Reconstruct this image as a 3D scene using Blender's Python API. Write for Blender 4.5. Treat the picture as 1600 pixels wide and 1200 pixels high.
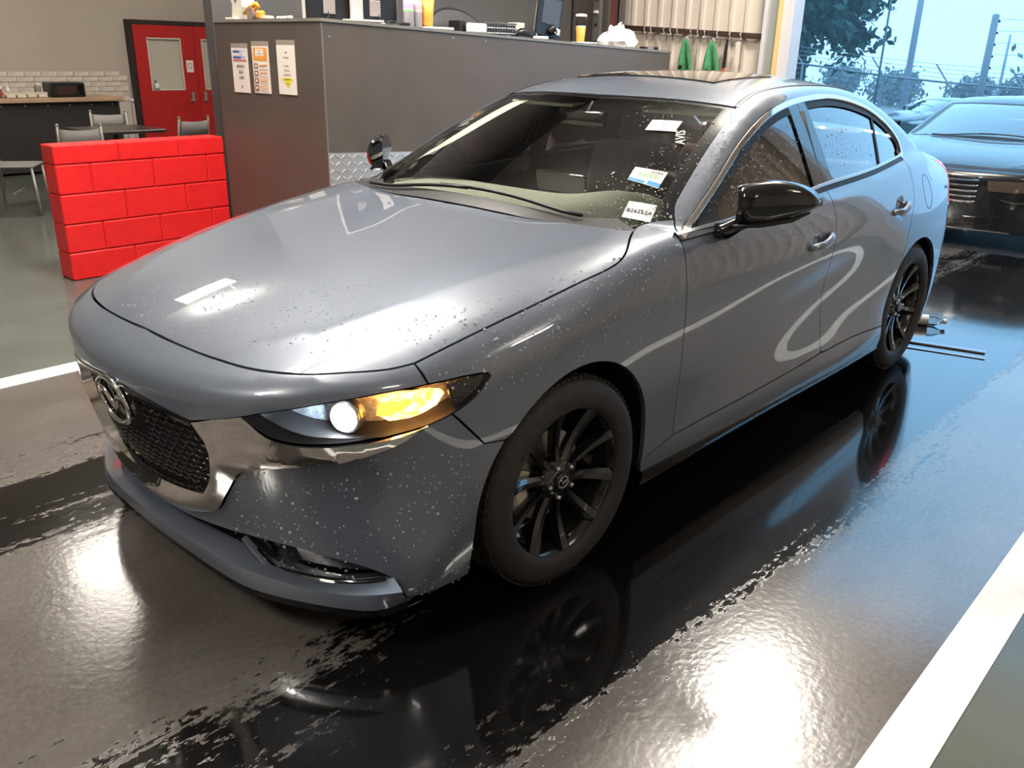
import bpy, bmesh, math, random
import numpy as np
from mathutils import Vector, Matrix
from mathutils.geometry import delaunay_2d_cdt

# ---------------------------------------------------------------- camera, sky, lights, exposure
SC = bpy.context.scene
for _o in list(bpy.data.objects):
    bpy.data.objects.remove(_o, do_unlink=True)
LINK = SC.collection.objects.link

cam = bpy.data.cameras.new('camera')
cam.sensor_width = 36.0
cam.lens = 1336.16 * 36.0 / 1600.0
cam.clip_start, cam.clip_end = 0.05, 400
cam_ob = bpy.data.objects.new('camera', cam)
LINK(cam_ob)
_right, _down, _fwd = (0.678, -0.734, 0.0205), (-0.252, -0.2585, -0.9326), (0.690, 0.6275, -0.3604)
_right, _fwd = Vector(_right).normalized(), Vector(_fwd).normalized()
_down = _fwd.cross(_right).normalized(); _right = _down.cross(_fwd).normalized()
_m = Matrix((( _right.x, -_down.x, -_fwd.x, -1.781), (_right.y, -_down.y, -_fwd.y, -2.264),
             (_right.z, -_down.z, -_fwd.z, 1.506), (0, 0, 0, 1)))
cam_ob.matrix_world = _m
SC.camera = cam_ob

world = bpy.data.worlds.new('overcast_sky')
SC.world = world
world.use_nodes = True
_wn = world.node_tree.nodes; _wl = world.node_tree.links
_bg = _wn['Background']
_tc = _wn.new('ShaderNodeTexCoord'); _sep = _wn.new('ShaderNodeSeparateXYZ'); _rmp = _wn.new('ShaderNodeValToRGB')
_wl.new(_tc.outputs['Generated'], _sep.inputs[0]); _wl.new(_sep.outputs['Z'], _rmp.inputs[0])
_rmp.color_ramp.elements[0].position = 0.0; _rmp.color_ramp.elements[0].color = (0.29, 0.60, 0.98, 1)
_rmp.color_ramp.elements[1].position = 0.45; _rmp.color_ramp.elements[1].color = (0.30, 0.64, 1.0, 1)
_wl.new(_rmp.outputs[0], _bg.inputs['Color'])
_bg.inputs['Strength'].default_value = 1.8

CEIL = 5.0
LAMP_Z = 4.30
LAMP_SPOTS = [(-4.2, .4, 30), (-2.6, -4.9, 7), (2.6, -4.9, 7), (.92, 1.66, 40), (.13, 1.96, 22), (4.48, .40, 56),
              (1.67, 7.25, 12), (4.1, 5.2, 24)]  # first and last lamps are added to brighten floor, chrome and hood
for _k, (_x, _y, _p) in enumerate(LAMP_SPOTS):          # each lamp shines down; a weaker upward light is added to brighten the ceiling
    for _up in (0, 1):
        L = bpy.data.lights.new('lamp_or_fill_light', 'AREA')
        L.shape = 'RECTANGLE'; L.size, L.size_y = 1.1, .32; L.energy = _p * (3.0, 2.2)[_up]; L.color = (1.0, 0.93, 0.84)
        o = bpy.data.objects.new('lamp_or_fill_light', L); LINK(o)
        o.location = (_x, _y, LAMP_Z + (.0, .28)[_up]); o.rotation_euler = ((0, math.pi)[_up], 0, 0); o['kind'] = 'helper'

vs = SC.view_settings
SC.display_settings.display_device = 'sRGB'
vs.view_transform = 'Standard'; vs.look = 'None'; vs.exposure = 0.60; vs.gamma = 1.0; vs.use_curve_mapping = False
try:
    SC.cycles.use_denoising = True; SC.cycles.max_bounces = 10; SC.cycles.transparent_max_bounces = 24
    SC.cycles.glossy_bounces = 6; SC.cycles.transmission_bounces = 8; SC.cycles.sample_clamp_indirect = 6.0
    SC.cycles.caustics_reflective = False; SC.cycles.caustics_refractive = False
except Exception:
    pass
RND = random.Random(7)
NPR = np.random.default_rng(7)

# ---------------------------------------------------------------- materials
def _node(m, t): return m.node_tree.nodes.new(t)
def mat(name, col, rough=0.5, metal=0.0, coat=0.0, coat_rough=0.03, spec=0.5, emit=None, es=1.0, trans=0.0, ior=1.45, alpha=1.0, sheen=0.0):
    m = bpy.data.materials.new(name); m.use_nodes = True
    b = m.node_tree.nodes['Principled BSDF']
    b.inputs['Base Color'].default_value = (*col, 1); b.inputs['Roughness'].default_value = rough
    b.inputs['Metallic'].default_value = metal; b.inputs['Coat Weight'].default_value = coat
    b.inputs['Coat Roughness'].default_value = coat_rough; b.inputs['Specular IOR Level'].default_value = spec
    b.inputs['Transmission Weight'].default_value = trans; b.inputs['IOR'].default_value = ior
    b.inputs['Sheen Weight'].default_value = sheen
    if emit: b.inputs['Emission Color'].default_value = (*emit, 1); b.inputs['Emission Strength'].default_value = es
    return m
def bsdf(m): return m.node_tree.nodes['Principled BSDF']
def add_noise(m, scale=8, amount=0.08, rough_amt=0.0, bump=0.0, detail=4, stretch=None, coord='Object'):
    """mild colour / roughness / bump variation"""
    nt = m.node_tree; b = bsdf(m)
    tc = _node(m, 'ShaderNodeTexCoord'); mp = _node(m, 'ShaderNodeMapping'); n = _node(m, 'ShaderNodeTexNoise')
    n.inputs['Scale'].default_value = scale; n.inputs['Detail'].default_value = detail
    if stretch: mp.inputs['Scale'].default_value = stretch
    nt.links.new(tc.outputs[coord], mp.inputs[0]); nt.links.new(mp.outputs[0], n.inputs['Vector'])
    c = b.inputs['Base Color'].default_value[:]
    if amount:
        r = _node(m, 'ShaderNodeValToRGB'); nt.links.new(n.outputs['Fac'], r.inputs[0])
        r.color_ramp.elements[0].position = .3; r.color_ramp.elements[1].position = .7
        r.color_ramp.elements[0].color = (*[x * (1 - amount) for x in c[:3]], 1)
        r.color_ramp.elements[1].color = (*[min(1, x * (1 + amount)) for x in c[:3]], 1)
        nt.links.new(r.outputs[0], b.inputs['Base Color'])
    if rough_amt:
        mr = _node(m, 'ShaderNodeMapRange'); r0 = b.inputs['Roughness'].default_value
        mr.inputs[3].default_value = max(.02, r0 - rough_amt); mr.inputs[4].default_value = min(1, r0 + rough_amt)
        nt.links.new(n.outputs['Fac'], mr.inputs[0]); nt.links.new(mr.outputs[0], b.inputs['Roughness'])
    if bump:
        bp = _node(m, 'ShaderNodeBump'); bp.inputs['Strength'].default_value = bump; bp.inputs['Distance'].default_value = .01
        nt.links.new(n.outputs['Fac'], bp.inputs['Height']); nt.links.new(bp.outputs[0], b.inputs['Normal'])
    return m
def glass(name, tint=(0.80, 0.88, 0.84), rough=0.0, refl=1.0):
    """thin pane: mostly see-through, mirror-like at grazing angles"""
    m = bpy.data.materials.new(name); m.use_nodes = True; nt = m.node_tree
    for n in list(nt.nodes):
        if n.type != 'OUTPUT_MATERIAL': nt.nodes.remove(n)
    out = [n for n in nt.nodes if n.type == 'OUTPUT_MATERIAL'][0]
    t = nt.nodes.new('ShaderNodeBsdfTransparent'); t.inputs[0].default_value = (*tint, 1)
    g = nt.nodes.new('ShaderNodeBsdfGlossy'); g.inputs['Roughness'].default_value = rough
    f = nt.nodes.new('ShaderNodeFresnel'); f.inputs['IOR'].default_value = 1.5
    mu = nt.nodes.new('ShaderNodeMath'); mu.operation = 'MULTIPLY'; mu.inputs[1].default_value = refl; mu.use_clamp = True
    mx = nt.nodes.new('ShaderNodeMixShader')
    nt.links.new(f.outputs[0], mu.inputs[0]); nt.links.new(mu.outputs[0], mx.inputs[0])
    nt.links.new(t.outputs[0], mx.inputs[1]); nt.links.new(g.outputs[0], mx.inputs[2]); nt.links.new(mx.outputs[0], out.inputs[0])
    return m

# ---------------------------------------------------------------- object helpers
def tag(o, label=None, cat=None, group=None, kind=None):
    if label: o['label'] = label
    if cat: o['category'] = cat
    if group: o['group'] = group
    if kind: o['kind'] = kind
    return o
def empty(name, loc=(0, 0, 0), rz=0.0, parent=None):
    o = bpy.data.objects.new(name, None); LINK(o); o.location = loc; o.rotation_euler = (0, 0, rz); o.empty_display_size = .1
    if parent: o.parent = parent
    return o
def thing(name, label, cat, loc=(0, 0, 0), rz=0.0, group=None):
    return tag(empty(name, loc, rz), label, cat, group)
def copy_tree(o, parent=None):
    c = o.copy(); LINK(c)
    if parent: c.parent = parent
    for ch in [x for x in bpy.data.objects if x.parent == o and x is not c]: copy_tree(ch, c)
    return c
def mesh(name, V, Fc, m, parent=None, smooth=False, normals=None, loc=None, rot=None, mats=None, fm=None):
    me = bpy.data.meshes.new(name); me.from_pydata([tuple(map(float, v)) for v in V], [], [tuple(map(int, f)) for f in Fc])
    for k in (mats or [m]): me.materials.append(k)
    if fm is not None: me.polygons.foreach_set('material_index', fm)
    if smooth or normals is not None:
        me.polygons.foreach_set('use_smooth', [True] * len(me.polygons))
    if normals is not None: me.normals_split_custom_set_from_vertices([tuple(map(float, n)) for n in normals])
    me.update()
    o = bpy.data.objects.new(name, me); LINK(o)
    if parent is not None: o.parent = parent
    if loc is not None: o.location = loc
    if rot is not None: o.rotation_euler = rot
    return o
class MB:
    """collects simple solids that belong to ONE piece"""
    def __init__(s): s.V = []; s.F = []
    def add(s, V, F):
        b = len(s.V); s.V += [tuple(v) for v in V]; s.F += [tuple(i + b for i in f) for f in F]; return s
    def box(s, c, d, ch=0.0, M=None):
        x, y, z = d[0] / 2, d[1] / 2, d[2] / 2
        if ch <= 0:
            V = [(a * x, b * y, e * z) for a in (-1, 1) for b in (-1, 1) for e in (-1, 1)]
            F = [(0, 1, 3, 2), (4, 6, 7, 5), (0, 4, 5, 1), (2, 3, 7, 6), (0, 2, 6, 4), (1, 5, 7, 3)]
        else:
            ch = min(ch, x * .9, y * .9, z * .9); V = []; idx = {}
            for a in (-1, 1):
                for b in (-1, 1):
                    for e in (-1, 1):
                        for k in range(3):
                            p = [a * x, b * y, e * z]
                            for q in range(3):
                                if q != k: p[q] -= (a, b, e)[q] * ch
                            idx[(a, b, e, k)] = len(V); V.append(tuple(p))
            F = []
            for k in range(3):
                u, w = [(1, 2), (2, 0), (0, 1)][k]
                for sgn in (-1, 1):
                    q = []
                    for (p1, p2) in ((-1, -1), (1, -1), (1, 1), (-1, 1)):
                        t = [0, 0, 0]; t[k] = sgn; t[u] = p1; t[w] = p2; q.append(idx[(*t, k)])
                    F.append(tuple(q if sgn > 0 else q[::-1]))
            for k in range(3):
                u, w = [(1, 2), (2, 0), (0, 1)][k]
                for s1 in (-1, 1):
                    for s2 in (-1, 1):
                        t = [0, 0, 0]; t[u] = s1; t[w] = s2
                        t0 = list(t); t0[k] = -1; t1 = list(t); t1[k] = 1
                        f = [idx[(*t0, u)], idx[(*t1, u)], idx[(*t1, w)], idx[(*t0, w)]]
                        F.append(tuple(f if s1 * s2 < 0 else f[::-1]))
            for a in (-1, 1):
                for b in (-1, 1):
                    for e in (-1, 1):
                        f = [idx[(a, b, e, k)] for k in range(3)]
                        F.append(tuple(f if a * b * e > 0 else f[::-1]))
        if M is not None: V = [tuple(M @ Vector(v)) for v in V]
        return s.add([(v[0] + c[0], v[1] + c[1], v[2] + c[2]) for v in V], F)
    def tube(s, pts, r, n=8, caps=True, closed=False):
        P = [Vector(p) for p in pts]; V = []; F = []; N = len(P)
        rr = r if hasattr(r, '__len__') else [r] * N
        up = None
        for i, p in enumerate(P):
            if closed: t = P[(i + 1) % N] - P[i - 1]
            else: t = P[min(i + 1, N - 1)] - P[max(i - 1, 0)]
            t.normalize()
            if up is None: up = t.orthogonal().normalized()
            up = (up - t * up.dot(t)); up = up.normalized() if up.length > 1e-6 else t.orthogonal().normalized()
            b = t.cross(up)
            for k in range(n):
                a = 2 * math.pi * k / n; V.append(tuple(p + (up * math.cos(a) + b * math.sin(a)) * rr[i]))
        for i in range(N if closed else N - 1):
            j = (i + 1) % N
            for k in range(n):
                F.append((i * n + k, i * n + (k + 1) % n, j * n + (k + 1) % n, j * n + k))
        if caps and not closed:
            F.append(tuple(range(n))[::-1]); F.append(tuple((N - 1) * n + k for k in range(n)))
        return s.add(V, F)
    def lathe(s, prof, n=24, c=(0, 0, 0), axis='z', capA=True, capB=True):
        V = []; F = []; m = len(prof)
        for k in range(n):
            a = 2 * math.pi * k / n
            for (r, h) in prof:
                x, y = r * math.cos(a), r * math.sin(a)
                p = (x, y, h) if axis == 'z' else ((x, h, -y) if axis == 'y' else (h, x, y))
                V.append((p[0] + c[0], p[1] + c[1], p[2] + c[2]))
        for k in range(n):
            j = (k + 1) % n
            for i in range(m - 1): F.append((k * m + i, j * m + i, j * m + i + 1, k * m + i + 1))
        if capA and prof[0][0] > 1e-6: F.append(tuple(k * m for k in range(n))[::-1])
        if capB and prof[-1][0] > 1e-6: F.append(tuple(k * m + m - 1 for k in range(n)))
        return s.add(V, F)
    def prism(s, poly, h0, h1, M=None):
        """poly (x, y) counter-clockwise pulled from z=h0 to z=h1, then placed by M"""
        n = len(poly); V = [(x, y, h0) for x, y in poly] + [(x, y, h1) for x, y in poly]
        F = [tuple(range(n))[::-1], tuple(range(n, 2 * n))] + [(i, (i + 1) % n, n + (i + 1) % n, n + i) for i in range(n)]
        if M is not None: V = [tuple(M @ Vector(v)) for v in V]
        return s.add(V, F)
    def loft(s, rows, closed=False, capends=False):
        m = len(rows[0]); V = [p for r in rows for p in r]; F = []
        for i in range(len(rows) - 1):
            for k in range(m if closed else m - 1):
                l = (k + 1) % m; F.append((i * m + k, i * m + l, (i + 1) * m + l, (i + 1) * m + k))
        if capends:
            F.append(tuple(range(m))[::-1]); F.append(tuple((len(rows) - 1) * m + k for k in range(m)))
        return s.add(V, F)
    def build(s, name, m, parent=None, smooth=False, loc=None, rot=None, auto=None):
        o = mesh(name, s.V, s.F, m, parent, smooth, None, loc, rot)
        if auto is not None:
            me = o.data; me.polygons.foreach_set('use_smooth', [True] * len(me.polygons))
            try: me.set_sharp_from_angle(angle=math.radians(auto))
            except Exception: pass
        return o
def text(name, body, size, M, m, parent=None, align='CENTER', depth=0.0004, sx=1.0):
    c = bpy.data.curves.new(name, 'FONT'); c.body = body; c.size = size; c.align_x = align; c.align_y = 'CENTER'; c.extrude = depth
    c.resolution_u = 2
    c.materials.append(m)
    o = bpy.data.objects.new(name, c); LINK(o)
    if parent is not None: o.parent = parent
    o.matrix_local = M @ Matrix.Diagonal((sx, 1, 1, 1)); TEXTS.append(o)
    return o
TEXTS = []
def texts_to_meshes():
    dg = bpy.context.evaluated_depsgraph_get()
    for o in TEXTS:
        me = bpy.data.meshes.new_from_object(o.evaluated_get(dg)); nm = o.name; me.name = nm
        par, ml, lab = o.parent, o.matrix_local.copy(), o.get('label'); bpy.data.objects.remove(o, do_unlink=True)
        r = bpy.data.objects.new(nm, me); LINK(r); r.parent = par; r.matrix_local = ml
        if lab: r['label'] = lab
def frame_m(o, x, y):
    """matrix with origin o, local x and y axes"""
    x = Vector(x).normalized(); z = x.cross(Vector(y)).normalized(); y = z.cross(x)
    return Matrix(((x.x, y.x, z.x, o[0]), (x.y, y.y, z.y, o[1]), (x.z, y.z, z.z, o[2]), (0, 0, 0, 1)))
def subsurf(o, lv=2):
    md = o.modifiers.new('smooth', 'SUBSURF'); md.levels = lv; md.render_levels = lv
    return o
def bevel(o, w=.01, seg=2):
    md = o.modifiers.new('bevel', 'BEVEL'); md.width = w; md.segments = seg; md.limit_method = 'ANGLE'
    return o

# ---------------------------------------------------------------- the sedan's body as one smooth solid, F(x, y, z) < 0 inside
# x runs from the front axle to the rear, z up; tables hold bonnet height, side half-width, glasshouse half-width, nose and tail depth
def basis(x,K):
    K=np.asarray(K,float); n=len(K); h=np.diff(K)
    A=np.zeros((n,n)); B=np.zeros((n,n)); A[0,0]=A[-1,-1]=1
    for i in range(1,n-1):
        A[i,i-1]=h[i-1];A[i,i]=2*(h[i-1]+h[i]);A[i,i+1]=h[i]
        B[i,i-1]=6/h[i-1];B[i,i]=-6/h[i-1]-6/h[i];B[i,i+1]=6/h[i]
    M=np.linalg.solve(A,B)
    sh=np.shape(x); x=np.ravel(x); xc=np.clip(x,K[0],K[-1])
    i=np.clip(np.searchsorted(K,xc)-1,0,n-2); hh=h[i]; a=(K[i+1]-xc)/hh; b=1-a
    out=np.zeros((len(x),n)); r=np.arange(len(x))
    out[r,i]+=a; out[r,i+1]+=b
    out+=(((a**3-a)*hh**2/6)[:,None]*M[i]+((b**3-b)*hh**2/6)[:,None]*M[i+1])
    # linear extrap
    for e,k in ((0,0),(-1,n-2)):
        d=x-K[e]; m=(d<0) if e==0 else (d>0)
        if m.any():
            s=np.zeros(n); s[k]-=1/h[k]; s[k+1]+=1/h[k]
            s+= (-(2*M[k]+M[k+1])*h[k]/6) if e==0 else ((M[k]+2*M[k+1])*h[k]/6)
            out[m]+=d[m][:,None]*s
    return out
class Tab:
    def __init__(s,rows,cols,T): s.r=np.array(rows,float);s.c=np.array(cols,float);s.T=np.array(T,float); assert s.T.shape==(len(rows),len(cols)),s.T.shape
    def __call__(s,r,c):
        sh=np.broadcast(r,c).shape; r,c=np.broadcast_arrays(r,c)
        return np.einsum('ni,ij,nj->n',basis(r.ravel(),s.r),s.T,basis(c.ravel(),s.c)).reshape(sh)
def smax(a,b,k):
    h=np.maximum(k-np.abs(a-b),0)/k
    return np.maximum(a,b)+h*h*k/4
def smin(a,b,k): return -smax(-a,-b,k)
# --- hood / nose height: rows w, cols x
HX=[-1.0,-.9,-.8,-.65,-.4,-.1,.2,.5,.7,1.0]
HOOD=Tab([0,.2,.4,.55,.7,.82,.92],HX,[
 [.660,.725,.775,.826,.884,.935,.975,1.003,.990,.95],
 [.655,.720,.770,.822,.881,.933,.974,1.003,.990,.95],
 [.640,.703,.753,.808,.871,.927,.970,1.001,.990,.95],
 [.612,.677,.731,.791,.862,.923,.968,1.0,.988,.95],
 [.562,.630,.686,.753,.834,.903,.953,.988,.985,.965],
 [.490,.560,.620,.690,.782,.862,.921,.965,.978,.985],
 [.400,.470,.530,.600,.692,.778,.843,.898,.935,.965]])
# --- side half width: rows z, cols x
SX=[-.7,-.35,0,.4,.9,1.5,2.1,2.7,3.2,3.7]
SIDE=Tab([.12,.22,.34,.48,.62,.74,.86,.96,1.08],SX,[
 [.78,.815,.835,.845,.845,.845,.845,.85,.83,.74],
 [.79,.835,.860,.866,.873,.888,.902,.886,.85,.77],
 [.765,.848,.880,.870,.869,.888,.897,.892,.862,.785],
 [.770,.858,.893,.882,.8685,.8685,.886,.896,.868,.79],
 [.765,.862,.897,.890,.8805,.867,.878,.897,.868,.785],
 [.75,.850,.890,.889,.887,.8835,.880,.890,.858,.77],
 [.72,.825,.870,.874,.876,.878,.876,.868,.832,.74],
 [.68,.785,.833,.842,.846,.848,.845,.832,.792,.70],
 [.62,.725,.775,.785,.790,.792,.788,.772,.730,.64]])
GLX=[.4,.7,1.1,1.6,2.1,2.6,3.0,3.4]
GLASS=Tab([.95,1.1,1.25,1.36,1.46],GLX,[
 [.822,.832,.842,.846,.840,.816,.782,.735],
 [.745,.760,.775,.780,.772,.745,.710,.66],
 [.665,.682,.698,.704,.694,.664,.626,.575],
 [.598,.615,.632,.638,.627,.596,.557,.505],
 [.528,.545,.562,.568,.557,.525,.486,.43]])
# --- roof incl windscreen and backlight: centre profile + crown
RX=[.30,.50,.75,1.0,1.2,1.32,1.5,1.8,2.1,2.4,2.7,3.0,3.3]
RZ=[.975,1.068,1.180,1.283,1.357,1.392,1.425,1.444,1.445,1.420,1.350,1.235,1.09]
def roof(x,w):
    z0=basis(x,RX)@np.array(RZ) if np.ndim(x)==1 else (basis(np.ravel(x),RX)@np.array(RZ)).reshape(np.shape(x))
    c=np.interp(x,[.3,.8,1.3,1.8,2.6,3.2],[.20,.17,.125,.11,.12,.16])
    return z0-c*w**2-.10*w**4
TX=[2.6,2.95,3.2,3.45,3.6,3.7,3.8]
TZ=[1.17,1.135,1.108,1.09,1.08,1.055,.98]
def trunk(x,w):
    z0=(basis(np.ravel(x),TX)@np.array(TZ)).reshape(np.shape(x))
    return z0-.10*w**2-.22*w**4
FRONT=Tab([.12,.20,.30,.42,.54,.64,.72,.82],[0,.15,.3,.45,.6,.72,.82,.92],[
 [-.805,-.795,-.765,-.728,-.668,-.595,-.49,-.29],
 [-.815,-.805,-.775,-.738,-.678,-.603,-.49,-.29],
 [-.842,-.832,-.800,-.758,-.688,-.602,-.478,-.28],
 [-.878,-.868,-.836,-.780,-.694,-.592,-.460,-.275],
 [-.902,-.894,-.865,-.815,-.722,-.604,-.465,-.28],
 [-.915,-.907,-.882,-.838,-.748,-.622,-.48,-.29],
 [-.912,-.905,-.882,-.842,-.756,-.632,-.49,-.295],
 [-.885,-.878,-.858,-.825,-.75,-.63,-.49,-.29]])
REAR=Tab([.15,.3,.5,.7,.9,1.1],[0,.3,.55,.72,.82,.9],[
 [3.60,3.58,3.52,3.42,3.28,3.10],
 [3.68,3.66,3.60,3.50,3.34,3.15],
 [3.72,3.70,3.645,3.55,3.37,3.18],
 [3.73,3.71,3.66,3.57,3.38,3.2],
 [3.70,3.685,3.63,3.54,3.36,3.18],
 [3.68,3.665,3.60,3.50,3.32,3.13]])
def hood(w, x):
    d = w - np.interp(x, CRX, CRW)
    return HOOD(w, x) + .0055 * (1 - np.sqrt((d / .05) ** 2 + .012) / (1 + (d / .05) ** 2) ** .5 * 1.0) * np.clip((.62 - x) / .2, 0, 1) * np.clip((x + .82) / .2, 0, 1)
def F0(P):
    x,y,z=P[...,0],P[...,1],P[...,2]; w=np.abs(y)
    side=w-SIDE(z,x)
    low=smax(z-hood(w,x),x-.95,.02)
    gl=w-GLASS(z,x)
    up=smax(z-roof(x,w),gl,.06)
    up=smax(up,.30-x,.02)
    tr=smax(z-trunk(x,w),2.4-x,.02)
    # doors/quarter below belt: capped by belt plane
    belt=z-np.interp(x,[.3,.6,1.2,1.8,2.3,2.7,3.0,3.3,3.7],[.975,.985,1.0,1.012,1.04,1.075,1.075,1.045,.97])
    mid=smax(belt,.75-x,.14); mid=smax(mid,x-3.0,.02)
    top=smin(smin(low,up,.012),smin(tr,mid,.012),.03)
    f=smax(side,top,.05)
    f=smax(f,(FRONT(z,w)-x)*.8,.035)
    f=smax(f,(x-REAR(z,w))*.8,.06)
    f=smax(f,.14-z,.02)
    return f
def grad(P,h=2e-3):
    g=np.stack([F(P+np.eye(3)[k]*h)-F(P-np.eye(3)[k]*h) for k in range(3)],-1)
    return g/np.maximum(np.linalg.norm(g,axis=-1,keepdims=True),1e-9)

CRX = [-.80, -.55, -.3, 0.0, .25, .49, .7]; CRW = [.30, .50, .60, .655, .685, .707, .74]
HANDLES = [(1.545, .889, .836), (2.435, .875, .868)]
def Fbody(P):
    f = F0(P); x, y, z = P[..., 0], P[..., 1], P[..., 2]; w = np.abs(y)
    for hx, hw, hz in HANDLES:                      # scooped hollows behind the door handles
        e = np.sqrt(((x - hx) / 1.35) ** 2 + ((w - hw - .012) / .9) ** 2 + ((z - hz) / .85) ** 2) - .042
        f = smax(f, -e, .012)
    return f
F = Fbody

# ---------------------------------------------------------------- panels cut from the body solid
TZ0 = .50
class Tube:                     # rays fan out from the car's long axis: (x, angle)
    k = .75
    def to(s, P): P = np.asarray(P, float); return np.c_[P[:, 0], np.arctan2(P[:, 2] - TZ0, P[:, 1]) * s.k]
    def rays(s, q):
        a = q[:, 1] / s.k; O = np.c_[q[:, 0], np.zeros(len(q)), np.full(len(q), TZ0)]
        return O, np.c_[np.zeros(len(q)), -np.cos(a), np.sin(a)]
class Ball:                     # rays fan out from one point: (bearing, elevation); sgn -1 looks to the nose, +1 to the tail
    k = .85
    def __init__(s, c, sgn): s.c = np.array(c, float); s.s = sgn
    def to(s, P):
        P = np.asarray(P, float); dx = s.s * (P[:, 0] - s.c[0])
        return np.c_[np.arctan2(P[:, 1], dx), np.arctan2(P[:, 2] - s.c[2], np.hypot(dx, P[:, 1]))] * s.k
    def rays(s, q):
        a, e = q[:, 0] / s.k, q[:, 1] / s.k
        return np.broadcast_to(s.c, (len(q), 3)), np.c_[s.s * np.cos(e) * np.cos(a), -np.cos(e) * np.sin(a), np.sin(e)]
TUBE, NOSE, TAIL = Tube(), Ball((0, 0, .45), -1), Ball((2.95, 0, .60), 1)

def grad(P, h=2e-3):
    g = np.stack([F(P + np.eye(3)[k] * h) - F(P - np.eye(3)[k] * h) for k in range(3)], -1)
    return g / np.maximum(np.linalg.norm(g, axis=-1, keepdims=True), 1e-9)
def surf(dom, q, off=0.0):
    O, D = dom.rays(q); N = len(q); lo = np.full(N, .14); hi = np.full(N, 1.35); done = np.zeros(N, bool)
    for t in np.linspace(.14, 1.35, 27)[1:]:
        j = np.where(~done)[0]
        if not len(j): break
        m = F(O[j] + D[j] * t) > 0
        hi[j[m]] = t; done[j[m]] = True; lo[j[~m]] = t
    for _ in range(13):
        c = (lo + hi) / 2; s = F(O + D * c[:, None]) > 0
        hi = np.where(s, c, hi); lo = np.where(s, lo, c)
    P = O + D * ((lo + hi) / 2)[:, None]; n = grad(P)
    return P + n * off, n
def spline(p, h):
    p = np.asarray(p, float)
    if len(p) == 2:
        n = max(1, int(np.linalg.norm(p[1] - p[0]) / h)); t = np.linspace(0, 1, n + 1)[:, None]; return p[0] * (1 - t) + p[1] * t
    out = []
    e = np.vstack([2 * p[0] - p[1], p, 2 * p[-1] - p[-2]])
    for i in range(1, len(e) - 2):
        a, b, c, d = e[i - 1:i + 3]; n = max(1, int(np.linalg.norm(c - b) / h)); t = (np.arange(n) / n)[:, None]
        ta, tc = max(np.linalg.norm(b - a), 1e-6) ** .5, max(np.linalg.norm(d - c), 1e-6) ** .5; tb = max(np.linalg.norm(c - b), 1e-6) ** .5
        m1 = tb * ((b - a) / ta - (c - a) / (ta + tb) + (c - b) / tb); m2 = tb * ((c - b) / tb - (d - b) / (tb + tc) + (d - c) / tc)
        out.append((2 * t ** 3 - 3 * t ** 2 + 1) * b + (t ** 3 - 2 * t ** 2 + t) * m1 + (-2 * t ** 3 + 3 * t ** 2) * c + (t ** 3 - t ** 2) * m2)
    out.append(p[-1:]); return np.vstack(out)
def outline(dom, segs, h=.02):
    q = [spline(dom.to(s), h)[:-1] for s in segs]
    q = np.vstack(q); keep = np.linalg.norm(q - np.roll(q, 1, 0), axis=1) > 1e-4
    return q[keep]
def mir(p): return [(x, -w, z) for x, w, z in p][::-1]
def sym(half): return half + [mir(s) for s in half[::-1]]
def area2(q): x, y = q[:, 0], q[:, 1]; return np.sum(x * np.roll(y, -1) - y * np.roll(x, -1))
def shrink(q, d):
    if d == 0: return q
    s = 1 if area2(q) > 0 else -1
    e = np.roll(q, -1, 0) - q; e /= np.maximum(np.linalg.norm(e, axis=1, keepdims=True), 1e-9); n = s * np.c_[-e[:, 1], e[:, 0]]
    m = n + np.roll(n, 1, 0); l2 = np.maximum(np.sum(m * m, 1, keepdims=True), .6)
    return q + m * (2 * d / l2)
def inside(q, p):
    r = np.zeros(len(p), bool); a = q; b = np.roll(q, -1, 0)
    for (x1, y1), (x2, y2) in zip(a, b):
        c = ((y1 > p[:, 1]) != (y2 > p[:, 1]))
        with np.errstate(divide='ignore', invalid='ignore'): r ^= c & (p[:, 0] < (x2 - x1) * (p[:, 1] - y1) / (y2 - y1) + x1)
    return r
def edge_dist(q, p):
    a = q; b = np.roll(q, -1, 0); d = np.full(len(p), 9.)
    for u, v in zip(a, b):
        e = v - u; t = np.clip(((p - u) @ e) / max(e @ e, 1e-12), 0, 1); d = np.minimum(d, np.linalg.norm(p - u - t[:, None] * e, axis=1))
    return d
def flip(o, name=None, parent=None):
    """the same piece on the other side of the car, mirrored about y = 0"""
    me = o.data.copy(); me.name = o.data.name
    n = len(me.vertices); co = np.empty(n * 3); me.vertices.foreach_get('co', co); co = co.reshape(-1, 3)
    vn = o.get('_vn'); fs = [tuple(p.vertices)[::-1] for p in me.polygons]; co[:, 1] *= -1
    mi = [p.material_index for p in me.polygons]; sm = [p.use_smooth for p in me.polygons]
    m2 = bpy.data.meshes.new(me.name); m2.from_pydata([tuple(c) for c in co], [], fs)
    for k in me.materials: m2.materials.append(k)
    m2.polygons.foreach_set('material_index', mi); m2.polygons.foreach_set('use_smooth', sm)
    if o.name in VNORM:
        nn = VNORM[o.name].copy(); nn[:, 1] *= -1; m2.normals_split_custom_set_from_vertices([tuple(x) for x in nn])
    elif any(sm):
        try: m2.set_sharp_from_angle(angle=math.radians(40))
        except Exception: pass
    bpy.data.meshes.remove(me)
    r = bpy.data.objects.new(o.name.split('.')[0], m2); LINK(r); r.parent = parent or o.parent
    r.location = (o.location.x, -o.location.y, o.location.z)
    for md in o.modifiers:
        k = r.modifiers.new(md.name, md.type)
        if md.type == 'SUBSURF': k.levels = md.levels; k.render_levels = md.render_levels
    for key in ('label', 'kind'):
        if key in o: r[key] = o[key]
    for ch in [x for x in bpy.data.objects if x.parent == o]: flip(ch, parent=r)
    return r
VNORM = {}
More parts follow.
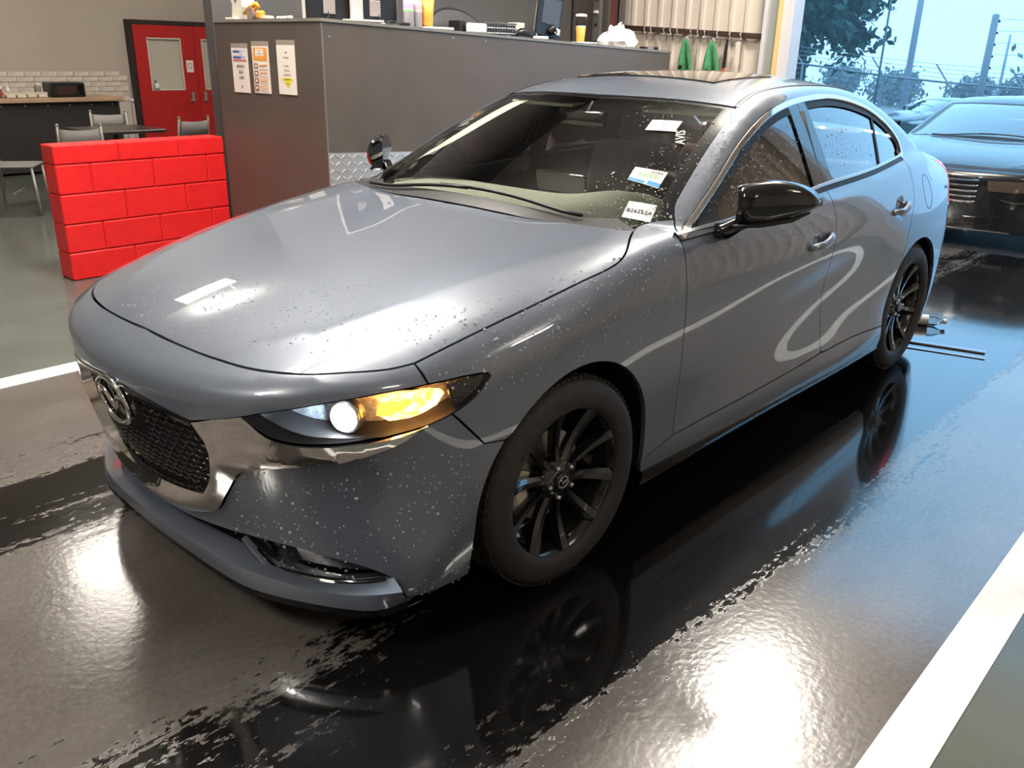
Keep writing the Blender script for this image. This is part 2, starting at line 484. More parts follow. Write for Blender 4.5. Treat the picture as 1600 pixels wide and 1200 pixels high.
def panel(name, dom, segs, m, parent, off=0.0, grid=.03, gap=.0022, flange=.016, disp=None, both=False, ang=30):
    q = shrink(outline(dom, segs), gap)
    if area2(q) < 0: q = q[::-1]
    lo, hi = q.min(0), q.max(0)
    gx, gy = np.meshgrid(np.arange(lo[0] + grid / 2, hi[0], grid), np.arange(lo[1] + grid / 2, hi[1], grid * .9)); gx = gx + (np.arange(gx.shape[0]) % 2)[:, None] * grid / 2
    p = np.c_[gx.ravel(), gy.ravel()]; p = p[inside(q, p)]
    if len(p): p = p[edge_dist(q, p) > grid * .45]
    nb = len(q); A = np.vstack([q, p]) if len(p) else q
    V2, _, T, _, _, _ = delaunay_2d_cdt([Vector(v) for v in A], [(i, (i + 1) % nb) for i in range(nb)], [], 1, 1e-7)
    V2 = np.array([(v.x, v.y) for v in V2]); P, N = surf(dom, V2, off)
    if disp is not None: P = P + N * disp(P)[:, None]
    T = np.array([t for t in T if len(t) == 3])
    nf = np.cross(P[T[:, 1]] - P[T[:, 0]], P[T[:, 2]] - P[T[:, 0]]); bad = np.sum(nf * N[T[:, 0]], 1) < 0
    T[bad] = T[bad][:, ::-1]
    Fc = [tuple(t) for t in T]; V = P; NN = N
    if flange > 0:
        c = P[:nb]; nn = N[:nb]; t = np.roll(c, -1, 0) - np.roll(c, 1, 0); t /= np.maximum(np.linalg.norm(t, axis=1, keepdims=True), 1e-9)
        side = np.cross(t, nn); b = len(P)
        V = np.vstack([P, c, c - nn * flange]); NN = np.vstack([N, side, side])
        for i in range(nb):
            j = (i + 1) % nb; Fc.append((b + i, b + nb + i, b + nb + j, b + j))
    o = mesh(name, V, Fc, m, parent, smooth=True, normals=None if disp is not None else NN)
    if disp is not None:
        try: o.data.set_sharp_from_angle(angle=math.radians(ang))
        except Exception: pass
    else: VNORM[o.name] = NN
    if both: flip(o)
    return o
def ribbon(name, dom, path, width, h, m, parent, closed=False, both=False, shift=0.0, base=-.002, step=.02, off=0.0):
    """a raised strip that follows a line on the body"""
    q = spline(dom.to(path), step)
    t = np.gradient(q, axis=0); t /= np.maximum(np.linalg.norm(t, axis=1, keepdims=True), 1e-9); n = np.c_[-t[:, 1], t[:, 0]]
    w = np.broadcast_to(np.asarray(width, float), (len(q),)) if not hasattr(width, '__len__') else np.interp(np.linspace(0, 1, len(q)), np.linspace(0, 1, len(width)), width)
    rows = []
    for fr, hh in ((-.5, base), (-.5, h * .6), (-.38, h), (.38, h), (.5, h * .6), (.5, base)):
        P, N = surf(dom, q + n * (fr * w + shift)[:, None], off); rows.append(P + N * hh)
    rows = np.stack(rows, 1); mb = MB(); mb.loft([list(r) for r in rows])
    o = mb.build(name, m, parent, smooth=True); 
    try: o.data.set_sharp_from_angle(angle=math.radians(35))
    except Exception: pass
    if both: flip(o)
    return o
def on_body(dom, p, off=0.0):
    P, N = surf(dom, dom.to([p]), off); return Vector(P[0]), Vector(N[0])
def circle_arc(cx, cz, r, a0, a1, w, n=24):
    return [(cx + r * math.cos(a), w, cz + r * math.sin(a)) for a in np.linspace(math.radians(a0), math.radians(a1), n)]

# ---------------------------------------------------------------- car materials
PAINT = mat('grey_metallic_paint', (.142, .170, .220), rough=.42, metal=.30, coat=1.0, coat_rough=.012)
bsdf(PAINT).inputs['Coat IOR'].default_value = 1.85
def _flake(m):
    nt = m.node_tree; b = bsdf(m); tc = _node(m, 'ShaderNodeTexCoord'); n = _node(m, 'ShaderNodeTexNoise'); n.inputs['Scale'].default_value = 900
    r = _node(m, 'ShaderNodeValToRGB'); nt.links.new(tc.outputs['Object'], n.inputs['Vector']); nt.links.new(n.outputs['Fac'], r.inputs[0])
    c = b.inputs['Base Color'].default_value[:3]
    r.color_ramp.elements[0].position = .3; r.color_ramp.elements[1].position = .75
    r.color_ramp.elements[0].color = (*[x * .85 for x in c], 1); r.color_ramp.elements[1].color = (*[x * 1.25 for x in c], 1)
    nt.links.new(r.outputs[0], b.inputs['Base Color'])
_flake(PAINT)
CHROME = mat('polished_chrome', (.86, .84, .82), rough=.05, metal=1.0)
SATIN = mat('satin_metal', (.55, .55, .55), rough=.28, metal=1.0)
GLOSS = mat('gloss_black_plastic', (.006, .006, .007), rough=.06, coat=.6)
PLAST = mat('matt_black_plastic', (.012, .012, .013), rough=.5)
RUBBER = add_noise(mat('tyre_rubber', (.030, .025, .022), rough=.62), 40, .25, .1)
RIMM = mat('black_alloy', (.012, .012, .014), rough=.18, metal=.2, coat=1.0, coat_rough=.04)
DISC = add_noise(mat('brake_steel', (.50, .46, .40), rough=.35, metal=.9), 30, .15, .1)
CALI = mat('cast_caliper', (.55, .50, .40), rough=.5, metal=.3)
DARKIN = mat('dark_cabin_trim', (.035, .033, .033), rough=.7)
DASHM = mat('dashboard_skin', (.30, .31, .25), rough=.65)  # skin is dark grey; windshield reflection put into the lighter colour
PILLM = mat('light_pillar_trim', (.85, .84, .70), rough=.7)
SEATM = add_noise(mat('dark_red_leather', (.085, .032, .030), rough=.5), 25, .2)
WGLASS = glass('windscreen_glass', (.93, .97, .92), refl=1.15)
SGLASS = glass('side_window_glass', (.88, .92, .89), refl=2.1)
PGLASS = glass('rear_side_glass', (.70, .76, .76), refl=2.6)
LENSG = glass('lamp_lens', (.96, .97, .98), refl=.8)
REDL = mat('red_lamp_plastic', (.55, .02, .03), rough=.1, coat=.8, emit=(1, .05, .08), es=.6)

# ---------------------------------------------------------------- the grey sedan
CAR = thing('car', 'grey metallic sedan with chrome grille frame, wet with rain, headlights lit', 'car')
HL_F = [(-.797, 0, .776), (-.794, .19, .772), (-.777, .337, .768), (-.745, .465, .765), (-.69, .581, .77), (-.62, .66, .777), (-.54, .728, .783), (-.481, .756, .791)]
HL_S = [(-.481, .756, .791), (-.407, .767, .809), (-.339, .777, .825), (-.228, .79, .848), (-.118, .801, .869), (.076, .811, .903), (.251, .815, .931), (.31, .804, .947), (.419, .745, .978), (.489, .707, .987)]
HL_R = [(.489, .707, .987), (.437, .622, .99), (.39, .5, .99), (.362, .3, .993), (.348, 0, .995)]
GR_TOP = [(-.908, 0, .665), (-.895, .18, .650), (-.87, .346, .628)]
GR_SIDE = [(-.87, .346, .628), (-.845, .380, .548), (-.832, .356, .47), (-.826, .30, .40)]
GR_BOT = [(-.826, .30, .40), (-.850, .19, .385), (-.866, 0, .378)]
WING_TOP = [(-.87, .346, .628), (-.821, .497, .668)]
LAMP_IN = [(-.821, .497, .668), (-.795, .544, .684)]
LAMP_TOP = [(-.795, .544, .684), (-.679, .679, .72), (-.579, .756, .739), (-.48, .806, .749)]
LAMP_TOP2 = [(-.48, .806, .749), (-.374, .838, .753), (-.321, .852, .751)]
LAMP_TIP = [(-.321, .852, .751), (-.314, .856, .742), (-.325, .856, .730)]
LAMP_BK = [(-.325, .856, .730), (-.365, .852, .698), (-.431, .838, .666)]
LAMP_BT = [(-.431, .838, .666), (-.488, .813, .645), (-.58, .751, .620)]
LAMP_DK = [(-.58, .751, .620), (-.677, .666, .604), (-.749, .59, .607), (-.781, .551, .622), (-.821, .497, .668)]
CHR_LOW = [(-.838, 0, .278), (-.833, .12, .284), (-.822, .25, .312), (-.812, .325, .345), (-.808, .379, .412), (-.805, .431, .479), (-.799, .465, .509), (-.779, .512, .526), (-.714, .613, .547), (-.641, .691, .562), (-.594, .734, .583), (-.538, .78, .611), (-.488, .813, .645)]
BSEAM = [(-.431, .838, .666), (-.343, .864, .564)]
BSEAM2 = [(-.343, .864, .564), (-.274, .875, .555)]
ARC_C, ARC_R = (.028, .318), .373
RARC_C, RARC_R = (2.752, .312), .372
ARCH_B = [(-.274, .875, .555), (-.315, .868, .49), (-.345, .853, .393), (-.354, .840, .28), (-.358, .822, .156)]
B_BOT = [(-.358, .822, .156), (-.472, .809, .152), (-.548, .783, .150)]
B_LIP = [(-.548, .783, .150), (-.576, .751, .217)]
SLOT_UP = [(-.576, .751, .217), (-.615, .708, .242), (-.674, .621, .264), (-.727, .52, .276), (-.764, .421, .276), (-.785, .33, .268), (-.805, .25, .264), (-.828, .12, .264), (-.836, 0, .264)]

panel('hood', TUBE, sym([HL_F, HL_S, HL_R]), PAINT, CAR, grid=.03)
panel('nose_panel', NOSE, sym([HL_F, [HL_F[-1], LAMP_TOP[-1]], LAMP_TOP[::-1], LAMP_IN[::-1], WING_TOP[::-1], GR_TOP[::-1]]), PAINT, CAR, grid=.028)
_half = [CHR_LOW, [CHR_LOW[-1], (-.46, .826, .655), LAMP_BT[0]], BSEAM, BSEAM2, ARCH_B, B_BOT, B_LIP, SLOT_UP]
panel('front_bumper', NOSE, sym(_half), PAINT, CAR, grid=.026)

# chrome frame round the grille with its folded wing under each lamp
FOLD = np.array([(-.845, 0, .325), (-.835, .2, .335), (-.822, .33, .40), (-.830, .395, .522), (-.805, .467, .534), (-.735, .59, .556), (-.641, .692, .571), (-.55, .775, .612)]); FOLD = spline(FOLD, .02)
def fold_disp(P):
    a = np.stack([P[:, 0], np.abs(P[:, 1]), P[:, 2]], 1); d = np.full(len(P), 9.)
    for u, v in zip(FOLD[:-1], FOLD[1:]):
        e = v - u; t = np.clip(((a - u) @ e) / (e @ e), 0, 1); d = np.minimum(d, np.linalg.norm(a - u - t[:, None] * e, axis=1))
    return .004 + .014 * np.clip(1 - d / .055, 0, 1) - .012 * np.clip((a[:, 2] - .58) / .06, 0, 1) * np.clip((a[:, 1] - .36) / .05, 0, 1) * np.clip((.56 - a[:, 1]) / .05, 0, 1)
_half = [CHR_LOW, LAMP_BT[1:], LAMP_DK, WING_TOP[::-1], GR_SIDE, GR_BOT]
panel('grille_frame', NOSE, sym(_half),
      CHROME, CAR, grid=.013, disp=fold_disp, flange=.05, ang=22)['label'] = 'chrome frame around the grille, sweeping under both headlights'
g = panel('grille', NOSE, [GR_TOP, GR_SIDE, GR_BOT, mir(GR_BOT), mir(GR_SIDE), mir(GR_TOP)], PLAST, CAR, off=-.045, gap=-.02, grid=.05, flange=0)
mb = MB()                                                   # moulded mesh of small curved bars, staggered row by row
_go = shrink(outline(NOSE, [GR_TOP, GR_SIDE, GR_BOT, mir(GR_BOT), mir(GR_SIDE), mir(GR_TOP)]), .004)
for r in range(17):
    el = -.085 + r * .0185
    for k in range(-16, 17):
        th = (k + .5 * (r % 2)) * .034
        q = np.array([(th + s * .0155, el + .0075 * abs(s) ** 1.5 - .004) for s in (-1, -.5, 0, .5, 1)]) * 1.0
        if abs(th) < .10 and abs(el - .128) < .075: continue
        if not inside(_go, q).all(): continue
        P, N = surf(NOSE, q, -.022)
        mb.tube([tuple(p) for p in P], [.0028, .0042, .005, .0042, .0028], 5)
mb.build('grille_mesh', GLOSS, g, smooth=True)['kind'] = 'stuff'
ribbon('grille_edge', NOSE, [(-.87, .346, .628), (-.895, .18, .650), (-.908, 0, .665), (-.895, -.18, .650), (-.87, -.346, .628)], .016, .002, GLOSS, CAR, shift=.007)

def badge(name, o, xa, ya, w, h, r, parent, m=CHROME):
    """winged oval emblem"""
    mb = MB(); X = Vector(xa).normalized(); Y = Vector(ya).normalized(); o = Vector(o)
    mb.tube([o + X * w * math.cos(a) + Y * h * math.sin(a) for a in np.linspace(0, 2 * math.pi, 33)[:-1]], r, 8, closed=True)
    wing = [(-.93, .22), (-.72, .34), (-.5, .33), (-.3, .12), (-.12, -.22), (0, -.42), (.12, -.22), (.3, .12), (.5, .33), (.72, .34), (.93, .22)]
    mb.tube([o + X * w * a + Y * h * b for a, b in wing], [r * .7, r, r * 1.1, r, r * .9, r * .8, r * .9, r, r * 1.1, r, r * .7], 8)
    return mb.build(name, m, parent, smooth=True)
_p, _n = on_body(NOSE, (-.92, 0, .600), .002)
badge('badge', _p, (0, -1, 0), (-.16, 0, 1), .084, .068, .0085, CAR)['label'] = 'chrome winged oval badge on the grille'
mb = MB(); _o = Vector(_p) + Vector((.02, 0, 0)); X = Vector((0, -1, 0)); Y = Vector((-.16, 0, 1)).normalized()
mb.add([tuple(_o + X * .080 * math.cos(a) + Y * .065 * math.sin(a)) for a in np.linspace(0, 2 * math.pi, 29)[:-1]], [tuple(range(28))])
mb.build('badge_plate', GLOSS, CAR)

# lower intake, black corner pockets and the painted lip
LIP_A = [(-.798, 0, .222), (-.796, .2, .219), (-.776, .36, .213), (-.757, .42, .200), (-.722, .51, .186), (-.668, .62, .184), (-.612, .70, .200), (-.570, .76, .216)]
_in = [SLOT_UP[::-1], LIP_A[::-1]]
panel('air_intake', NOSE, sym([[(-.838, 0, .30), (-.80, .25, .30), (-.74, .5, .31), (-.64, .68, .29), (-.58, .77, .24)], [(-.58, .77, .24), (-.58, .77, .15)], [(-.58, .77, .15), (-.70, .6, .15), (-.79, .3, .15), (-.815, 0, .15)]]), PLAST, CAR, off=-.050, gap=0, flange=0, grid=.05)
panel('fog_pocket', NOSE, [[(-.764, .421, .280), (-.727, .52, .278), (-.674, .621, .268), (-.615, .708, .246), (-.574, .756, .214)], [(-.574, .756, .214), (-.624, .70, .188), (-.69, .58, .172), (-.735, .45, .165)], [(-.735, .45, .165), (-.764, .421, .280)]], GLOSS, CAR, off=-.022, gap=-.006, flange=0, grid=.03, both=True)
ribbon('pocket_trim', NOSE, [(-.755, .405, .232), (-.738, .445, .190), (-.70, .55, .184), (-.64, .67, .192), (-.585, .745, .214)], [.010, .014, .018, .014, .006], .006, GLOSS, CAR, both=True)
ribbon('pocket_fin', NOSE, [(-.772, .378, .268), (-.757, .410, .225), (-.745, .438, .192)], [.006, .012, .01], .014, PAINT, CAR, both=True)
LIP_B = [(-.850, 0, .210), (-.847, .15, .209), (-.836, .3, .207), (-.815, .405, .202), (-.768, .53, .192), (-.706, .655, .186), (-.648, .735, .188), (-.578, .803, .196)]
LIP_C = [(-.843, 0, .160), (-.840, .15, .159), (-.831, .3, .155), (-.808, .45, .150), (-.748, .585, .146), (-.668, .715, .143), (-.625, .760, .143), (-.552, .788, .148)]
def lip_rows(f):
    r = []
    for a, b, c in zip(LIP_A, LIP_B, LIP_C):
        a, b, c = (Vector((p[0], -p[1], p[2])) for p in (a, b, c)); back = Vector((.05, .03 * (1 if b.y < -.3 else 0), 0))
        m = (b + c) / 2 + Vector((-.004, 0, 0))
        r.append([a + back * .6 + Vector((0, 0, -.004)), a, a.lerp(b, .85) + Vector((0, 0, .001)), b, m, c, c + Vector((.012, .004, -.006)), c + Vector((.07, .02, -.004))])
    return r
rows = lip_rows(0); rows = [[Vector((p.x, -p.y, p.z)) for p in r] for r in rows[::-1]] + rows[1:]
def dens(rows, n=5):
    A = np.array([[tuple(p) for p in r] for r in rows]); out = []
    for k in range(A.shape[1]):
        kn = np.r_[0, np.cumsum(np.linalg.norm(np.diff(A[:, k], axis=0), axis=1))]
        out.append(basis(np.interp(np.linspace(0, len(kn) - 1, (len(kn) - 1) * n + 1), range(len(kn)), kn), kn) @ A[:, k])
    return [list(r) for r in np.stack(out, 1)]
mb = MB().loft(dens(rows)); o = mb.build('front_lip', PAINT, CAR, smooth=True); o.data.set_sharp_from_angle(angle=math.radians(32))
mb = MB().loft([[Vector(p) + Vector((.006, 0, -.004)), Vector(p) + Vector((.004, 0, -.022)), Vector(p) + Vector((.06, 0, -.024))] for p in [r[5] for r in dens(rows)]])
mb.build('lip_splitter', GLOSS, CAR, smooth=False)

# headlights
LAMP_ALL = [LAMP_TOP, LAMP_TOP2, LAMP_TIP, LAMP_BK, LAMP_BT, [LAMP_BT[-1], (-.662, .685, .621), (-.72, .63, .628), (-.76, .588, .650), (-.795, .544, .684)]]
HOUS = add_noise(mat('lamp_reflector', (.52, .62, .72), rough=.25, metal=.4), 60, .4, .1, .3)
AMBER = mat('amber_lamp', (.9, .40, .02), rough=.3, emit=(1.0, .50, .05), es=7.5)
nt = AMBER.node_tree; tc = _node(AMBER, 'ShaderNodeTexCoord'); nz = _node(AMBER, 'ShaderNodeTexNoise'); nz.inputs['Scale'].default_value = 38; cr = _node(AMBER, 'ShaderNodeValToRGB')
cr.color_ramp.elements[0].position = .38; cr.color_ramp.elements[0].color = (.55, .12, .02, 1); cr.color_ramp.elements[1].position = .62; cr.color_ramp.elements[1].color = (1.0, .62, .16, 1)
nt.links.new(tc.outputs['Object'], nz.inputs['Vector']); nt.links.new(nz.outputs['Fac'], cr.inputs[0]); nt.links.new(cr.outputs[0], bsdf(AMBER).inputs['Emission Color'])
YEL = mat('yellow_lamp_strip', (1, .62, .02), rough=.3, emit=(1.0, .66, .02), es=5.0)
BEAM = mat('headlamp_bulb', (1, 1, 1), rough=.2, emit=(.93, .97, 1.0), es=60.0)
for sd in (1,):
    lamp = empty('headlight', parent=CAR)
    panel('lamp_lens', NOSE, LAMP_ALL, LENSG, lamp, off=.001, gap=.001, flange=0)
    panel('lamp_housing', NOSE, LAMP_ALL, HOUS, lamp, off=-.085, gap=-.012, flange=0)
    w_ = panel('lamp_wall', NOSE, LAMP_ALL, PLAST, lamp, off=-.003, gap=.001, flange=.085, grid=9)   # only the rim is kept
    bm = bmesh.new(); bm.from_mesh(w_.data); bmesh.ops.delete(bm, geom=[f for f in bm.faces if len(f.verts) == 3], context='FACES'); bm.to_mesh(w_.data); bm.free(); VNORM.pop(w_.name, None)
    panel('lamp_bezel', NOSE, [LAMP_DK, LAMP_IN, LAMP_ALL[-1][::-1]], PLAST, lamp, off=-.004, gap=.001, flange=.03)
    panel('turn_signal', NOSE, [[(-.585, .742, .658), (-.585, .75, .712)], [(-.585, .75, .712), (-.47, .81, .735), (-.44, .825, .735)], [(-.44, .825, .735), (-.43, .835, .715), (-.455, .828, .68)], [(-.455, .828, .68), (-.51, .80, .653), (-.585, .742, .64)]], AMBER, lamp, off=-.035, gap=.003, flange=.012, grid=.02)['label'] = 'amber turn signal, lit'
    panel('signal_strip', NOSE, [[(-.59, .74, .668), (-.59, .745, .692), (-.545, .772, .702), (-.515, .788, .708)], [(-.515, .788, .708), (-.515, .79, .695), (-.55, .77, .672), (-.59, .74, .655)]], YEL, lamp, off=-.026, gap=0, flange=.008, grid=.02)
    panel('lamp_tail', NOSE, [[(-.43, .826, .742), (-.36, .845, .748), (-.325, .853, .748)], [(-.325, .853, .748), (-.34, .856, .725), (-.37, .85, .70)], [(-.37, .85, .70), (-.42, .838, .675), (-.43, .826, .742)]], GLOSS, lamp, off=-.012, gap=.001, flange=.01)
    _p, _n = on_body(NOSE, (-.655, .695, .668), -.026)
    zdir = Vector((-.93, -.35, .02)).normalized(); M = frame_m(_p, zdir.orthogonal(), zdir.cross(zdir.orthogonal()))
    mb = MB().lathe([(.042, -.03), (.043, 0), (.039, .004)], 24); o_sh = mb.build('lamp_shroud', SATIN, lamp, smooth=True); o_sh.data.transform(M)
    mb = MB().lathe([(.038, 0), (.034, .010), (.024, .018), (.011, .022), (.0, .023)], 24); o = mb.build('projector', BEAM, lamp, smooth=True); o.data.transform(M)
    for _s in (-1, 1):
        L = bpy.data.lights.new('headlight_bulb', 'POINT'); L.energy = 2.2; L.color = (.80, .92, 1.0); L.shadow_soft_size = .012
        lo = bpy.data.objects.new('headlight_bulb', L); LINK(lo); lo.parent = CAR; lo.location = (_p.x - .028, _s * abs(_p.y - .016), _p.z + .006)
    lamp2 = empty('headlight', parent=CAR)
    for ch in [x for x in bpy.data.objects if x.parent == lamp]: flip(ch, parent=lamp2)

# ---- fenders, doors, quarter panels (tube rays), built on the near side and mirrored
ARC = circle_arc(*ARC_C, ARC_R, -14, 141, .885)
F_TOPR = [(.489, .707, .987), (.545, .700, 1.000), (.60, .708, 1.004), (.66, .752, 1.008)]
A_BASE = [(.66, .752, 1.008), (.625, .790, .990), (.584, .825, .961)]
DOOR_F = [(.584, .825, .961), (.566, .865, .894), (.558, .885, .778), (.556, .888, .69), (.568, .876, .55), (.582, .870, .42), (.582, .867, .292)]
F_BOT = [(.582, .867, .292), (.395, .872, .258)]
panel('fender', TUBE, [HL_S, F_TOPR, A_BASE, DOOR_F, F_BOT, ARC, BSEAM2[::-1], BSEAM[::-1], LAMP_BK[::-1], LAMP_TIP[::-1], LAMP_TOP2[::-1], [LAMP_TOP2[0], HL_S[0]]], PAINT, CAR, both=True)
BELT = [(.584, .825, .961), (.93, .838, .974), (1.25, .832, .992), (1.62, .814, 1.012), (1.70, .811, 1.016)]
BELT2 = [(1.70, .811, 1.016), (1.79, .808, 1.019), (2.05, .802, 1.028), (2.24, .795, 1.037), (2.45, .782, 1.052), (2.652, .764, 1.066)]
DOOR_B = [(1.70, .811, 1.016), (1.704, .857, .935), (1.690, .887, .80), (1.682, .889, .66), (1.684, .874, .5), (1.692, .867, .345)]
DOOR_R = [(2.652, .764, 1.066), (2.660, .816, .999), (2.63, .865, .89), (2.575, .886, .79), (2.50, .897, .68)]
SILL = [(.582, .867, .292), (1.095, .866, .305), (1.692, .867, .335)]
SILL2 = [(1.692, .867, .335), (2.05, .872, .335), (2.40, .879, .318)]
panel('front_door', TUBE, [BELT, DOOR_B, SILL[::-1], DOOR_F[::-1]], PAINT, CAR, both=True)
RARC1 = circle_arc(*RARC_C, RARC_R, 178, 124, .89); RARC1[0] = (2.40, .879, .318); RARC1[-1] = (2.50, .897, .68)
RARC1 = [(2.40, .879, .318), (2.392, .885, .40), (2.41, .892, .49), (2.445, .897, .585), (2.50, .897, .68)]
RARC1 = circle_arc(*RARC_C, RARC_R, 180, 131, .893)
RARC2 = circle_arc(*RARC_C, RARC_R, 131, -10, .89)
DOOR_R[-1] = (RARC1[-1][0], .897, RARC1[-1][2]); SILL2[-1] = (RARC1[0][0], .879, RARC1[0][2])
panel('rear_door', TUBE, [BELT2, DOOR_R, RARC1[::-1], SILL2[::-1], DOOR_B[::-1]], PAINT, CAR, both=True)
DLO_U = [(.596, .818, .974), (.642, .797, .985), (.78, .772, 1.05), (.906, .745, 1.11), (1.139, .696, 1.223), (1.379, .656, 1.306), (1.577, .634, 1.344), (1.798, .620, 1.364), (2.006, .613, 1.367), (2.252, .622, 1.344), (2.48, .645, 1.293), (2.64, .680, 1.215), (2.705, .71, 1.144), (2.695, .745, 1.09), (2.652, .764, 1.066)]
WS_R = [(.66, .752, 1.008), (.70, .712, 1.035), (.80, .688, 1.095), (.989, .650, 1.199), (1.15, .615, 1.272), (1.30, .580, 1.335)]
ROOF_S = [(1.30, .580, 1.335), (1.36, .570, 1.354), (1.50, .552, 1.385), (1.75, .542, 1.405), (2.05, .540, 1.405), (2.35, .528, 1.372), (2.52, .515, 1.335)]
RW_S = [(2.52, .515, 1.335), (2.70, .530, 1.27), (2.90, .552, 1.165), (3.06, .565, 1.085)]
DECK = [(3.06, .565, 1.085), (3.25, .62, 1.045), (3.42, .66, .995)]
TAILCUT = [(3.42, .66, .995), (3.40, .74, .93), (3.31, .822, .86), (3.25, .845, .80)]
RBSEAM = [(3.25, .845, .80), (3.22, .86, .68), (RARC2[-1][0] + .03, .87, .50)]
RARC2 = circle_arc(*RARC_C, RARC_R, 131, 28, .89)
RBSEAM[-1] = (RARC2[-1][0], .875, RARC2[-1][2])
panel('body_side', TUBE, [WS_R, ROOF_S, RW_S, DECK, TAILCUT, RBSEAM, RARC2[::-1], DOOR_R[::-1], DLO_U[::-1], [DLO_U[0], (.584, .825, .961)], A_BASE[::-1]], PAINT, CAR, both=True)
RW_TOP = [(2.52, .515, 1.335), (2.50, .25, 1.385), (2.49, 0, 1.40)]
WS_TOP = [(1.30, .580, 1.335), (1.262, .45, 1.35), (1.212, .2, 1.36), (1.195, 0, 1.362)]
panel('roof', TUBE, [WS_TOP[::-1], ROOF_S, RW_TOP, mir(RW_TOP), mir(ROOF_S), mir(WS_TOP[::-1])], PAINT, CAR, grid=.035)
ribbon('roof_seam', TUBE, ROOF_S, .012, .002, PLAST, CAR, both=True)
panel('sunroof', TUBE, sym([[(1.50, 0, 1.43), (1.50, .36, 1.41)], [(1.50, .36, 1.41), (2.0, .36, 1.42)], [(2.0, .36, 1.42), (2.0, 0, 1.44)]]), mat('sunroof_glass', (.02, .02, .02), rough=.03, coat=1), CAR, off=.005, flange=.014)['label'] = 'dark glass sunroof panel'
WS_B = [(.489, .707, .987), (.437, .622, .99), (.39, .5, .99), (.362, .3, .993), (.348, 0, .995)]
WSO = [WS_B[::-1], F_TOPR, WS_R, WS_TOP, mir(WS_TOP), mir(WS_R), mir(F_TOPR), mir(WS_B[::-1])]
panel('windshield', TUBE, WSO, WGLASS, CAR, off=-.004, gap=.002, flange=0)
def frit(name, path, width, shift, both, m=GLOSS): return ribbon(name, TUBE, path, width, .0012, m, CAR, both=both, shift=shift, base=.0004, off=-.004)
frit('windshield_border', WS_R, .034, .014, True)
frit('windshield_border', [(1.30, .580, 1.335), (1.262, .45, 1.35), (1.212, .2, 1.36), (1.195, 0, 1.362), (1.212, -.2, 1.36), (1.262, -.45, 1.35), (1.30, -.580, 1.335)], .030, .012, False)
cowl_p = [(.50, .69, .992), (.45, .615, .995), (.405, .5, 1.0), (.378, .3, 1.003), (.364, 0, 1.005)]
ribbon('cowl_cover', TUBE, cowl_p + mir(cowl_p)[1:], [.10, .075, .055, .055, .055, .055, .055, .075, .10], .003, PLAST, CAR, shift=-.022, base=-.01, off=-.002)
panel('rear_window', TUBE, [RW_TOP[::-1], RW_S, [RW_S[-1], (3.10, .3, 1.10), (3.11, 0, 1.105)], [(3.11, 0, 1.105), (3.10, -.3, 1.10), (3.06, -.565, 1.085)], mir(RW_S), mir(RW_TOP[::-1])], PGLASS, CAR, off=-.004, flange=0)
# side glass: panes, pillars, bright trim
def dlo_x(x, top):
    P = np.array(DLO_U if top else BELT + BELT2[1:]); i = np.argsort(P[:13 if top else None, 0]); P = P[:13][i] if top else P[i]
    return tuple([x] + [float(np.interp(x, P[:, 0], P[:, k])) for k in (1, 2)])
def dlo_up(x0, x1, n=8): return [dlo_x(x, True) for x in np.linspace(x0, x1, n)]
def dlo_lo(x0, x1, n=6): return [dlo_x(x, False) for x in np.linspace(x0, x1, n)]
panel('mirror_sail', TUBE, [dlo_up(.64, .85, 5), [dlo_x(.85, True), dlo_x(.86, False)], dlo_lo(.86, .62, 5), [dlo_x(.62, False), dlo_x(.64, True)]], PLAST, CAR, off=-.002, flange=.01, both=True)
panel('front_side_window', TUBE, [dlo_up(.85, 1.60, 12), [dlo_x(1.60, True), dlo_x(1.605, False)], dlo_lo(1.605, .86, 8), [dlo_x(.86, False), dlo_x(.85, True)]], SGLASS, CAR, off=-.009, gap=.001, flange=0, both=True)
panel('door_pillar', TUBE, [dlo_up(1.595, 1.685, 4), [dlo_x(1.685, True), dlo_x(1.70, False)], dlo_lo(1.70, 1.60, 4), [dlo_x(1.60, False), dlo_x(1.595, True)]], GLOSS, CAR, off=-.001, gap=.0015, flange=.012, both=True)
panel('door_pillar', TUBE, [dlo_up(1.685, 1.76, 4), [dlo_x(1.76, True), dlo_x(1.79, False)], dlo_lo(1.79, 1.70, 4), [dlo_x(1.70, False), dlo_x(1.685, True)]], GLOSS, CAR, off=-.001, gap=.0015, flange=.012, both=True)
panel('rear_side_window', TUBE, [dlo_up(1.755, 2.455, 10), [dlo_x(2.455, True), dlo_x(2.335, False)], dlo_lo(2.335, 1.785, 7), [dlo_x(1.785, False), dlo_x(1.755, True)]], PGLASS, CAR, off=-.009, gap=.001, flange=0, both=True)
panel('quarter_window', TUBE, [dlo_up(2.475, 2.64, 4) + [(2.695, .715, 1.144), (2.685, .745, 1.09)], [(2.685, .745, 1.09), (2.645, .764, 1.066)], dlo_lo(2.645, 2.355, 4), [dlo_x(2.355, False), dlo_x(2.475, True)]], PGLASS, CAR, off=-.009, gap=.001, flange=0, both=True)
ribbon('window_divider', TUBE, [dlo_x(2.465, True), dlo_x(2.345, False)], .022, .002, PLAST, CAR, both=True, off=-.006)
ribbon('window_rubber', TUBE, DLO_U, .030, .001, PLAST, CAR, both=True, shift=-.022, off=-.003)
ribbon('window_trim', TUBE, DLO_U, .017, .006, CHROME, CAR, both=True, shift=-.008)
ribbon('belt_trim', TUBE, BELT + BELT2[1:], .012, .007, SATIN, CAR, both=True, shift=.016)
ribbon('belt_rubber', TUBE, BELT + BELT2[1:], .016, .005, PLAST, CAR, both=True, shift=.003)
